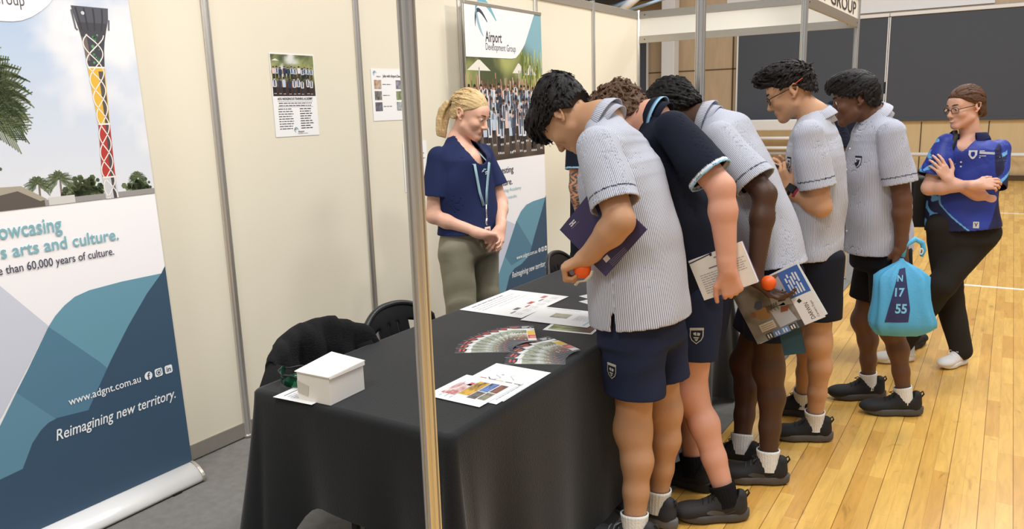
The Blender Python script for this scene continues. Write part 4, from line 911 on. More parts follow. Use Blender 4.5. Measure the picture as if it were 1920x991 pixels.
class Person:
    def __init__(s, key, label, base, skin, sex='m', phi=None, head=None, build=1., hs=1., hg=1.):
        s.D = PEOPLE[key]; s.j = {k: np.array(v) for k, v in s.D['j'].items()}; a = math.radians(s.D['phi'] if phi is None else phi)
        s.f = np.array((math.cos(a), math.sin(a), 0)); s.r = np.array((math.sin(a), -math.cos(a), 0)); s.base = np.array((*base, 0.)); s.skin = skin; s.sex = sex; s.B = build; s.hg = hg; s.hs = hs
        hp, hy, hr = head   # head pitch down, yaw (world heading), roll in degrees
        y = math.radians(hy); p = math.radians(hp); ro = math.radians(hr); f0 = np.array((math.cos(y), math.sin(y), 0)); r0 = np.array((math.sin(y), -math.cos(y), 0)); u0 = np.array((0, 0, 1.))
        F_ = f0 * math.cos(p) - u0 * math.sin(p); U_ = u0 * math.cos(p) + f0 * math.sin(p); R_ = r0 * math.cos(ro) + U_ * math.sin(ro); U_ = U_ * math.cos(ro) - r0 * math.sin(ro)
        s.HR = np.array((R_, F_, U_)); s.H = s.j['hd']; s.hands = {}; s.label = label; s.extra = []; s.feet = {}
        s.w = s.r; K = np.array([q[:5] for q in s.D['sec']], float); n = len(K); E = np.vstack([2 * K[0] - K[1], K, 2 * K[-1] - K[-2]]); R_ = []
        for i in range(n - 1):           # smooth the torso sections with a Catmull-Rom spline
            p0, p1, p2, p3 = E[i:i + 4]
            for t in (0, .25, .5, .75): R_.append(.5 * (2 * p1 + (p2 - p0) * t + (2 * p0 - 5 * p1 + 4 * p2 - p3) * t * t + (3 * p1 - p0 - 3 * p2 + p3) * t ** 3))
        R_.append(K[-1]); s.sec = [(q[:3], q[3], q[4]) for q in R_]; s.key = [(q[:3], q[3], q[4]) for q in K]
    def T(s, x, y, z): return s.H + s.hg * (x * s.HR[0] + y * s.HR[1] + z * s.HR[2])
    def torso(s, sh=.02, k=.03, top=True):
        P = []; S = s.sec
        for (c0, a0, b0), (c1, a1, b1) in zip(S, S[1:]): P.append((EC(c0, c1, s.w, a0 - sh, b0 - sh, a1 - sh, b1 - sh, .05, .05), k, 'u'))
        j = s.j; c = S[-1][0]
        for q in 'LR': P.append((RC(c * .5 + j['s' + q] * .5, j['s' + q], .066 - sh * .5, .052 - sh * .5), .05, 'u'))
        P.append((RC(c, j['nk'] * .8 + c * .2, S[-1][2] * .85 - sh, .068 - sh * .4), .06, 'u'))
        return P
    def make_body(s, h=.0038, legs='bare'):
        j = s.j; B = s.B; P = s.torso(.047)
        hip = s.sec[0][0]; lo = hip - np.array((0, 0, .05)); P.append((EC(lo, hip, s.w, s.sec[0][1] * .62, s.sec[0][2] * .62, s.sec[0][1] - .045, s.sec[0][2] - .045, .04, .04), .03, 'u'))
        for q in 'LR':
            if 'h' + q in j and 'k' + q in j:
                hq, kq, aq = j['h' + q], j['k' + q], j['a' + q] if 'a' + q in j else None
                P.append((RC(hq, kq, .080 * B, .056 * B), .03, 'u'))
                if aq is not None:
                    bk = nrm(-s.feet[q] if q in s.feet else -s.f); m1 = kq + (aq - kq) * .30 + bk * .012; m2 = kq + (aq - kq) * .62 + bk * .006
                    P += [(EL(kq + (aq - kq) * .0 - bk * .010, np.array((.050, .050, .060)) * B), .04, 'u'), (RC(kq, m1, .051 * B, .0505 * B), .04, 'u'), (RC(m1, m2, .0505 * B, .040 * B), .03, 'u'), (RC(m2, aq, .043 * B, .032 * B), .02, 'u')]
                    ft = np.array((aq[0], aq[1], 0)); P.append((RC(ft + np.array((0, 0, .062)) + bk * .006, ft + np.array((0, 0, .042)) - bk * .13, .025, .018), .01, 'u')); P.append((RC(aq, ft + np.array((0, 0, .065)) + bk * .002, .031, .026), .01, 'u'))
            if 'e' + q in j:
                sq, eq, wq = j['s' + q], j['e' + q], j['w' + q]; m1 = eq + (wq - eq) * .28
                P += [(RC(sq, eq, .055 * B, .043 * B), .025, 'u'), (RC(eq, m1, .041 * B, .044 * B), .02, 'u'), (RC(m1, wq, .044 * B, .0275 * B), .02, 'u')]
                hd = s.hands.get(q)
                if hd: P += hand_prims(wq, **hd)
        nk = j['nk']; P.append((RC(nk - nrm(nk - s.sec[-1][0]) * -.0 + np.array((0, 0, -.02)), s.T(0, -.022, -.045), .062 * B, .054 * B), .025, 'u')); P.append((RC(s.sec[-1][0], nk, .075, .060 * B), .03, 'u'))
        HP = head_prims(s.H, s.HR, s.sex, s.hg)
        lo = np.min([p[0].box()[0] for p in P + HP], 0) - .012; hi = np.max([p[0].box()[1] for p in P + HP], 0) + .012; lo[2] = max(lo[2], .01)
        g = Grid(lo, hi, h); F = g.field()
        for pr, k, op in P: g.add(F, pr, k, op)
        HF = g.field()
        for pr, k, op in HP: g.add(HF, pr, k, op)
        F = smin(F, HF, .018); del HF
        V, Q = nets(F, g); loc = ((V - s.H) @ s.HR.T) / s.hg; col = np.tile(np.array(s.skin), (len(V), 1))
        x, y, z = loc.T; inh = (np.abs(loc) < .14).all(1) & (y > .05)
        lip = inh & (np.abs(x) < .021) & (z > -.080) & (z < -.0590) & (y > .083 - x * x * 20); tint = {'m': (.94, .76, .76), 'f': (.97, .76, .75)}[s.sex]
        if sum(s.skin) < .25: tint = (1.25, .95, .95)
        col[lip] *= np.array(tint)
        s.o = np_mesh('person', V, Q, M_skin, None, s.base, col); s.o.location = s.base; tag(s.o, s.label, 'person'); return s.o
    def eyes(s, iris, brow):
        for q in (-1, 1):
            mb = MB(); c = s.T(q * .0315, .0785, .001); n = 20; gz = nrm(s.HR[1] - s.HR[2] * .22)
            mb.sphere((0, 0, 0), .0126 * s.hg, n); P_ = np.array(mb.v); dd = P_ @ gz / (.0126 * s.hg)
            mb.c = [rgb(20, 16, 14) if v > .965 else iris if v > .86 else rgb(232, 226, 220) for v in dd]; mb.v = [tuple(p + c) for p in P_]; mb.build('eye', M_eye, s.o, world=True)
            mb = MB(); mb.cur = brow; mb.tube([s.T(q * a, b, c_) for a, b, c_ in ((.014, .0945, .0225), (.026, .0935, .0275), (.040, .084, .0275), (.050, .0735, .022))], [.0034 * s.hg, .0042 * s.hg, .0036 * s.hg, .0016 * s.hg], 8); mb.build('eyebrow', M_hair, s.o, world=True)
    def hair(s, col, style, zmin, seed=0, cap=.010, n=380, L=.05, rad=.0065, mess=.3, extra=(), h=.0032, flow=None, amp=.0, tops=None, streak=.12, lift=0.):
        """zmin: hairline height over the head's front-back coordinate, as a list of (y, z)"""
        lo = s.H - .20; hi = s.H + .20; g = Grid(lo, hi, h); F = g.field(); A = s.HR; gg = s.hg
        g.add(F, EL(s.T(0, -.016, .036), gg * np.array((.0735 + cap * .8, .095 + cap, .084 + cap)), A), 0); g.add(F, EL(s.T(0, -.030, -.02), gg * np.array((.066 + cap * .5, .078 + cap * .7, .085)), A), .02)
        if tops: 
            for c, r_ in tops: g.add(F, EL(s.T(*c), gg * np.array(r_), A), .025)
        X, Y, Z = g.coords(); dx, dy, dz = X - f32(s.H[0]), Y - f32(s.H[1]), Z - f32(s.H[2])
        lc = [(dx * f32(A[i, 0]) + dy * f32(A[i, 1]) + dz * f32(A[i, 2])) / f32(gg) for i in range(3)]
        yy, zz = zip(*zmin); zm = np.interp(lc[1], yy, zz).astype(f32); F = np.maximum(F, (zm - lc[2]) * f32(.8 * gg))
        rs = np.random.RandomState(seed); V0, _ = nets(F, g); F0 = F.copy(); cen = s.T(0, -.016, .03)
        def smp(w): i = np.clip(np.round((w - g.lo) / g.h).astype(int), 1, g.n - 2); return F0[tuple(i)], nrm([F0[i[0] + 1, i[1], i[2]] - F0[i[0] - 1, i[1], i[2]], F0[i[0], i[1] + 1, i[2]] - F0[i[0], i[1] - 1, i[2]], F0[i[0], i[1], i[2] + 1] - F0[i[0], i[1], i[2] - 1]])
        made = 0; tries = 0
        while made < n and tries < n * 6:
            tries += 1; w = V0[rs.randint(len(V0))]; p = ((w - s.H) @ s.HR.T) / gg; _, nw = smp(w)
            if nw @ (w - cen) < .02 * 0 + .2 * np.linalg.norm(w - cen) or p[2] < np.interp(p[1], yy, zz) + .006: continue
            made += 1; dr = (np.array(flow(p)) + rs.randn(3) * mess) @ s.HR; l = L * gg * (.6 + .8 * rs.rand()) * (1 if p[2] > .03 else .45); q = w; r0 = gg * rad * (.7 + .6 * rs.rand())
            for t in range(3):
                _, nq = smp(q); dr = nrm(dr + rs.randn(3) * mess * .5 + np.array((0, 0, -.10 * t))); dr = nrm(dr - nq * (dr @ nq) * .85 + nq * lift * (1 - .45 * t)); q2 = q + dr * l / 3; d2, n2 = smp(q2)
                if d2 < .0: q2 = q2 - n2 * (d2 - .0005)
                elif d2 > .006 and mess < .2: q2 = q2 - n2 * (d2 - .006) * .5
                g.add(F, RC(q, q2, r0 * (1 - .28 * t), r0 * (.72 - .28 * t)), .003); q = q2
        for pr, k in extra: g.add(F, pr, k)
        if amp: F = F + wrinkle(X, Y, Z, seed + 3, amp, .02)
        V, Q = nets(F, g); c = np.tile(np.array(col), (len(V), 1)); rs2 = np.random.RandomState(1)
        loc = ((V - s.H) @ A.T) / gg; st = 1 + streak * np.sin(loc[:, 0] * 310 + 9 * np.sin(loc[:, 1] * 23) + loc[:, 2] * 90 + 2 * np.sin(loc[:, 2] * 300)); c *= st[:, None]
        o = np_mesh('hair', V, Q, M_hair, s.o, s.base, c, smooth=1); s.hair_o = o; return o
    # ---- clothing
    def shirt(s, m, col, sleeve=.62, r0=.075, r1=.072, hem=None, hem_dir=None, th=.007, wr=.004, seed=1, paint=None, infl=0., slit=False, cuff=None, name='shirt', neck=.066, h=.0045, arms='LR', low=None):
        j = s.j; S = s.sec; spine = nrm(S[1][0] - S[0][0]); hem = S[0][0] if hem is None else np.array(hem); hd = -spine if hem_dir is None else nrm(hem_dir)
        TP = s.torso(-infl, 0); e0 = S[0][0] - spine * .12; TP.append((EC(e0, S[0][0], s.w, S[0][1] + .012 + infl, S[0][2] + .012 + infl, S[0][1] + infl, S[0][2] + infl, .05, .05), .0, 'u'))
        SL = {}
        for q in arms:
            d = nrm(j['e' + q] - j['s' + q]); Ln = np.linalg.norm(j['e' + q] - j['s' + q]); c = j['s' + q] + d * Ln * sleeve; SL[q] = (RC(j['s' + q] - d * .01, c + d * .12, r0, r1 + (r1 - r0) * .12 / (Ln * sleeve)), c, d)
        allp = [p[0] for p in TP] + [v[0] for v in SL.values()]; lo = np.min([p.box()[0] for p in allp], 0) - .015; hi = np.max([p.box()[1] for p in allp], 0) + .015
        g = Grid(lo, hi, h); X, Y, Z = g.coords(); F = g.field()
        for pr, k, op in TP: g.add(F, pr, k, op)
        A = g.field()
        for q in SL: g.add(A, SL[q][0], 0)
        wk = wrinkle(X, Y, Z, seed, wr, .21) if wr else 0
        F = F + wk; A = A + wk * f32(.7)
        hp = (X - f32(hem[0])) * f32(hd[0]) + (Y - f32(hem[1])) * f32(hd[1]) + (Z - f32(hem[2])) * f32(hd[2])
        Tf = np.maximum(np.maximum(F, -(F + f32(th))), hp)
        nb = g.field(); g.add(nb, RC(j['nk'] - nrm(j['nk'] - S[-1][0]) * -.004, s.T(0, -.022, -.045) + (s.T(0, -.022, -.045) - j['nk']) * .3, neck * .88, neck * 1.0), 0); Tf = np.maximum(Tf, -nb)
        if low is not None:
            nb2 = g.field()
            for pr in low: g.add(nb2, pr, .01)
            Tf = np.maximum(Tf, -nb2)
        CP = g.field() * 0 - 9
        for q in SL:
            c, d = SL[q][1], SL[q][2]; cp = (X - f32(c[0])) * f32(d[0]) + (Y - f32(c[1])) * f32(d[1]) + (Z - f32(c[2])) * f32(d[2]); near_ = g.field(); g.add(near_, RC(c - d * .02, c + d * .2, .125, .125), 0); CP = np.where(near_ < 0, np.maximum(CP, cp), CP)
        Af = np.maximum(np.maximum(A, -(A + f32(th))), CP); A = np.maximum(A, CP)
        if slit:
            for p0, dr in slit: nb3 = g.field(); g.add(nb3, RC(p0, np.array(p0) + np.array(dr), .005, .020), 0); Tf = np.maximum(Tf, -nb3)
        Tf = np.maximum(Tf, -(A + f32(th))); Af = np.maximum(Af, -(F + f32(th))); G_ = smin(Tf, Af, .006)
        V, Q = nets(G_, g); del F, A, Tf, Af, G_
        # fabric coordinates
        dT = np.min([pt(p[0], V) for p in TP], 0); dA = np.min([np.maximum(pt(v[0], V), (V - v[1]) @ v[2] - .004) for v in SL.values()], 0) if SL else dT + 9; isA = dA < dT - .004
        ax = S[1][0] - S[0][0]; ts = [nrm(S[i + 1][0] - S[i][0]) for i in range(len(S) - 1)]; best = np.full(len(V), 9.); u = np.zeros(len(V)); vv = np.zeros(len(V)); acc = 0
        for i, (c0, c1) in enumerate(zip(S, S[1:])):
            L_ = np.linalg.norm(c1[0] - c0[0]); rel = V - c0[0]; t = np.clip(rel @ ts[i] / L_, -9 if i == 0 else 0, 9 if i == len(S) - 2 else 1); dist = np.linalg.norm(rel - t[:, None] * L_ * ts[i], axis=1) + abs(np.clip(rel @ ts[i] / L_, 0, 1) - rel @ ts[i] / L_) * .2
            wv = nrm(s.w - ts[i] * (s.w @ ts[i])); nv = np.cross(ts[i], wv); x_, y_ = rel @ wv, rel @ nv; tt = np.clip(t, 0, 1); a_ = c0[1] + (c1[1] - c0[1]) * tt; b_ = c0[2] + (c1[2] - c0[2]) * tt
            an = np.arctan2(y_ / b_, x_ / a_); up_ = dist < best; best = np.where(up_, dist, best); u = np.where(up_, an * .165, u); vv = np.where(up_, acc + rel @ ts[i], vv); acc += L_
        axial = np.full(len(V), -9.)
        for q in SL:
            c, d = SL[q][1], SL[q][2]; dq = np.maximum(pt(SL[q][0], V), (V - c) @ d - .004); mk = isA & (dq <= dA + 1e-4); rel = V - c; e1 = nrm(np.cross(d, (0, 0, 1.)) + 1e-3); e2 = np.cross(d, e1); u = np.where(mk, np.arctan2(rel @ e2, rel @ e1) * r1, u); axial = np.where(mk, rel @ d, axial)
        c = np.tile(np.array(col), (len(V), 1)); su = u.copy()
        if cuff: 
            for off, wid, cc in cuff: mk = (axial > -off - wid) & (axial < -off + .001 if off else axial < 9) & (axial > -5); c[mk] = cc
        if paint is not None: c = paint(V, u, vv, isA, axial, c)
        o = np_mesh(name, V, Q, m, s.o, s.base, c, su, smooth=1); s.shirt_o = o; s.shirt_bvh = BVHTree.FromPolygons([tuple(p) for p in V], [tuple(map(int, q)) for q in Q]); return o
    def shorts(s, col, m=None, r0=.110, r1=.108, frac=.60, name='shorts', seed=5, wr=.004, hemz=None, waist=0., h=.0045, legs='LR', long=False, ank=.062, knee=.075):
        j = s.j; c, a, b = s.sec[0]; spine = nrm(s.sec[1][0] - s.sec[0][0]); P = [(EC(c - np.array((0, 0, .06)), c + spine * (.10 + waist), s.w, a - .024, b - .028, a - .030, b - .032, .05, .04), .03, 'u')]; cut = []
        for q in legs:
            hq, kq = j['h' + q], j['k' + q]; d = nrm(kq - hq); L_ = np.linalg.norm(kq - hq)
            if long:
                P += [(RC(hq, kq, r0 * .88, knee), .03, 'u'), (RC(kq, j['a' + q] + nrm(j['a' + q] - kq) * .02, knee, ank), .02, 'u')]
            else: e = hq + d * L_ * frac; P.append((EC(hq + np.array((0, 0, .02)), e + d * .10, s.w, r0 * .90, r0 * 1.16, r1 * .94, r1 * 1.06, .06, .06), .012, 'u')); cut.append((e, d))
        lo = np.min([p[0].box()[0] for p in P], 0) - .015; hi = np.max([p[0].box()[1] for p in P], 0) + .015; g = Grid(lo, hi, h); X, Y, Z = g.coords(); F = g.field()
        for pr, k, op in P: g.add(F, pr, k, op)
        F = F + wrinkle(X, Y, Z, seed, wr, .17)
        if cut:
            best = None
            for e, d in cut:
                cp = (X - f32(e[0])) * f32(d[0]) + (Y - f32(e[1])) * f32(d[1]) + (Z - f32(e[2])) * f32(d[2]); near_ = g.field(); g.add(near_, RC(e - d * .03, e + d * .25, .13, .13), 0)
                dd = (X - f32(e[0])) ** 2 + (Y - f32(e[1])) ** 2 + (Z - f32(e[2])) ** 2; best = (dd, cp) if best is None else (np.minimum(best[0], dd), np.where(dd < best[0], cp, best[1]))
            F = np.maximum(np.maximum(F, -(F + f32(.016))), best[1])
        if long:
            for q in legs: F = np.maximum(F, f32(j['a' + q][2] - .045) - Z) if False else F
        V, Q = nets(F, g); o = np_mesh(name, V, Q, m or M_cloth, s.o, s.base, np.tile(np.array(col), (len(V), 1)), smooth=1); s.shorts_bvh = BVHTree.FromPolygons([tuple(p) for p in V], [tuple(map(int, q)) for q in Q]); return o
    def collar(s, col, m, rx=.067, ry=.066, hgt=.034, pts=.035, edge=None, gap=.32, back=.9, su=True, drop=.004, open_=1., back_off=.022):
        j = s.j; n = nrm(nrm(s.T(0, -.022, -.045) - j['nk']) + nrm(j['nk'] - s.sec[-1][0]) * .6); w = nrm(s.w - n * (s.w @ n)); f = np.cross(n, w)
        c = j['nk'] - n * back_off; rows = []; cols = []; PH = np.linspace(gap, 2 * math.pi - gap, 49)
        for k, (r_, z_) in enumerate(((.006, -1.1), (.001, .3), (.0, 1.), (.005, 1.03), (.013, .55), (.0185, .24), (.0215, .02), (.023, -.12))):
            row = []
            for ph in PH:
                tip = max(0, math.cos(ph)) ** 3; bk = (1 - math.cos(ph)) / 2; hh = hgt * (.72 + .28 * bk * back)
                z = hh * z_
                if k >= 5: z -= pts * tip * (1 if k == 7 else .9 if k == 6 else .5) + drop * (k >= 6)
                rad = 1 + r_ / .07 + (.12 * open_ * tip if k >= 4 else .05 * open_ * tip)
                row.append(c + n * z + w * math.sin(ph) * rx * rad + f * math.cos(ph) * ry * rad)
            rows.append(row)
        mb = MB(); mb.cur = col; mb.grid(rows)
        if edge:
            mb.c = list(mb.c); nn = len(PH)
            for i in range(nn): mb.c[6 * nn + i] = mb.c[7 * nn + i] = edge
        o = mb.build('collar', m, s.o, world=True); solid(o, .0028, 0)
        if su: at = o.data.attributes.new('su', 'FLOAT', 'POINT'); at.data.foreach_set('value', np.array([i % len(PH) * .0066 * 1.53 for i in range(len(mb.v))], f32))
        return o
    def footwear(s, q, sock=None, shoe=None, sole=None, toe=None, laces=None, sock_h=.062, style='runner', g=1., mark=None):
        a = s.j['a' + q]; t = nrm(np.array((toe[0], toe[1], 0.))); l = np.array((-t[1], t[0], 0)); a0 = np.array((a[0], a[1], 0.)) ; G = lambda x, y, z: a0 + g * (x * l + y * t) + np.array((0, 0, z * g)); A = np.array((l, t, (0, 0, 1.)))
        if sock is not None:
            ax = nrm(s.j['k' + q] - a); mb = MB(); zt = a[2]; base = np.array((a[0], a[1], max(.055, a[2] - .06))); top = a + ax * (sock_h); ring = []
            for z, r_ in ((0, .043), (.25, .042), (.42, .042), (.65, .0425), (.9, .046), (1.0, .047), (.985, .042)):
                c = base * (1 - z / .42) + a * (z / .42) if z < .42 else a * (1 - (z - .42) / .58) + top * ((z - .42) / .58); e1 = nrm(np.cross(ax, (0, 1, .01))); e2 = np.cross(ax, e1)
                ring.append([c + r_ * s.B * (1 + (.018 if z < .8 else .012) * math.cos(24 * p)) * (math.cos(p) * e1 + math.sin(p) * e2) for p in np.linspace(0, 2 * math.pi, 96, endpoint=False)])
            mb.cur = sock; mb.grid(ring, True, True); mb.build('sock', M_sock, s.o, world=True)
        # upper
        lo = np.min([G(*p) for p in ((-.07, -.10, 0), (.07, .24, .16), (.07, -.1, 0), (-.07, .24, 0))], 0) - .02; hi = np.max([G(*p) for p in ((-.07, -.10, 0), (.07, .24, .16), (.07, -.1, 0), (-.07, .24, 0))], 0) + .02; lo[2] = .0; hi[2] = .19 * g
        gr = Grid(lo, hi, .0035); F = gr.field(); E = lambda c, r_, k=.02: gr.add(F, EL(G(*c), g * np.array(r_), A), k)
        ah = min(a[2] / g, .11) if style != 'sneaker' else .09
        E((0, -.035, .052), (.036, .046, .050)); E((0, .03, .055), (.040, .075, .045)); E((.004, .115, .044), (.046, .080, .032)); E((.004, .155, .038), (.044, .058, .026)); gr.add(F, RC(G(0, -.04, .06), G(0, -.052, .098), .030 * g, .027 * g), .02); gr.add(F, RC(G(0, .01, .07), G(0, .028, .094), .034 * g, .028 * g), .02)
        hole = gr.field(); gr.add(hole, RC(G(0, -.012, .075), G(0, -.008, .16), .031 * g, .042 * g), 0); F = np.maximum(F, -hole)
        X, Y, Z = gr.coords(); F = np.maximum(F, f32(.018 * g) - Z); V, Q = nets(F, gr); cols = np.tile(np.array(shoe), (len(V), 1)); up_ = np_mesh('shoe', V, Q, M_shoe, s.o, s.base, cols, smooth=1)
        if mark is not None:          # the curved tick on the outer side
            bv = BVHTree.FromPolygons([tuple(p) for p in V], [tuple(map(int, r_)) for r_ in Q]); mb = MB(); mb.cur = mark; t_ = np.linspace(0, 1, 13)
            lo_ = [(.085 - .125 * k, .046 + .018 * k * k - .016 * math.sin(math.pi * k)) for k in t_]; hi_ = [(.085 - .125 * k, .046 + .018 * k * k + (.017 * (1 - k) ** 1.5) * math.sin(math.pi * min(1, k * 1.6 + .12)) * .9 - .012 * math.sin(math.pi * k) * (k > .5)) for k in t_]
            G2 = []
            for row in (lo_, hi_):
                rr = []
                for y, z in row:
                    o = G(.2, y, z); h_ = bv.ray_cast(Vector(o), Vector(-l), .4); rr.append(np.array(h_[0]) + l * .0015 if h_[0] is not None else G(.045, y, z))
                G2.append(rr)
            mb.grid(G2); mk_ = mb.build('side_mark', M_shoe, None); mk_.data.transform(Matrix.Translation(-Vector(s.base))); mk_.parent = up_
        # sole: outline prism that thickens and rolls at the toe
        out = [(math.sin(p) * (.040 + .008 * max(0, -math.cos(p)) ** .8) * (1 if abs(math.sin(p)) < .98 else 1), .055 - math.cos(p) * .145) for p in np.linspace(0, 2 * math.pi, 48, endpoint=False)]
        rows = []
        for z, sc in ((.003, .90), (.006, .97), (.016, 1.02), (.026, 1.03), (.034, 1.0), (.036, .9), (.036, .3)):
            row = []
            for x, y in out:
                wst = 1 - .14 * math.exp(-((y - .03) / .035) ** 2); hl = .010 * max(0, -(y - .0) / .09) if z > .02 else 0; tr_ = .012 * max(0, (y - .13) / .07) ** 2
                row.append(G(x * 1.12 * sc * wst + .004 * (y > .08), .055 + (y - .055) * (1 - (1 - sc) * .4), z + hl + tr_))
            rows.append(row)
        mb = MB(); mb.cur = sole; mb.grid(rows, True, True); mb.add(rows[0], [tuple(range(47, -1, -1))]); mb.build('sole', M_shoe, up_, world=False) if False else None
        so = mb.build('sole', M_shoe, None); so.data.transform(Matrix.Translation(-Vector(s.base))); so.parent = up_
        mb = MB(); mb.cur = laces if laces is not None else shoe
        for k in range(5):
            y = .045 + k * .021; z = .098 - k * .0095
            mb.tube([G(-.024, y, z - .008), G(-.008, y + .004, z + .004), G(.010, y + .006, z + .004), G(.026, y + .008, z - .008)], .0028 * g, 6)
        for sg in (-1, 1): mb.tube([G(0, .04, .103), G(sg * .018, .05, .112), G(sg * .03, .065, .10), G(sg * .014, .06, .104), G(0, .045, .104)], .0022 * g, 6)
        la = mb.build('laces', M_shoe, None); la.data.transform(Matrix.Translation(-Vector(s.base))); la.parent = up_
        if style == 'runner':
            mb = MB(); mb.cur = shoe; mb.tube([G(0, -.076, .09), G(0, -.088, .108), G(0, -.082, .122), G(0, -.070, .112)], .004 * g, 6); pl = mb.build('heel_loop', M_shoe, None); pl.data.transform(Matrix.Translation(-Vector(s.base))); pl.parent = up_
        s.feetdone = True; return up_
    def decal(s, bvh, name, c, n, up_, polys, off=.0025, m=None, sub=0):
        """flat marks laid on cloth: polys = [(points, colour, layer)] in metres around c"""
        n = nrm(n); x = nrm(np.cross(up_, n)); y = np.cross(n, x); mb = MB()
        for pts_, col, l in polys:
            V_ = []
            for a, b in pts_:
                o = np.array(c) + x * a + y * b + n * .15; h_ = bvh.ray_cast(Vector(o), Vector(-n), .3)
                V_.append(np.array(h_[0]) + n * (off + l * .0005) if h_[0] is not None else np.array(c) + x * a + y * b)
            mb.cur = col; mb.add(V_, [tuple(range(len(V_)))])
        o = mb.build(name, m or M_cloth, s.o, world=True); return o
def quadstrip(pts, w):
    P = np.array(pts, float); T = np.gradient(P, axis=0); T /= np.linalg.norm(T, axis=1)[:, None] + 1e-9; N_ = np.c_[-T[:, 1], T[:, 0]] * w / 2
    return [[tuple(P[i] + N_[i]), tuple(P[i] - N_[i]), tuple(P[i + 1] - N_[i + 1]), tuple(P[i + 1] + N_[i + 1])] for i in range(len(P) - 1)]
def crest(w, fg, bg):
    h = w * 1.25; sh = [(-w / 2, h * .42), (w / 2, h * .42), (w / 2, -.02 * h), (w * .36, -.28 * h), (0, -.52 * h), (-w * .36, -.28 * h), (-w / 2, -.02 * h)]; S = lambda k: [(a * k, b * k) for a, b in sh]
    L = [(S(1.0), fg, 0), (S(.86), bg, 1), ([(-w * .54, h * .42), (w * .54, h * .42), (w * .5, h * .53), (-w * .5, h * .53)], fg, 1)]
    for p in ([(-.26, .20), (-.05, .26), (.0, .02), (-.2, .08)], [(.05, .24), (.28, .18), (.22, .02), (.04, .04)], [(-.24, -.06), (.22, -.08), (.12, -.16), (-.18, -.14)], [(-.14, -.2), (.14, -.2), (.0, -.34)]): L.append(([(a * w, b * h) for a, b in p], fg, 2))
    return L
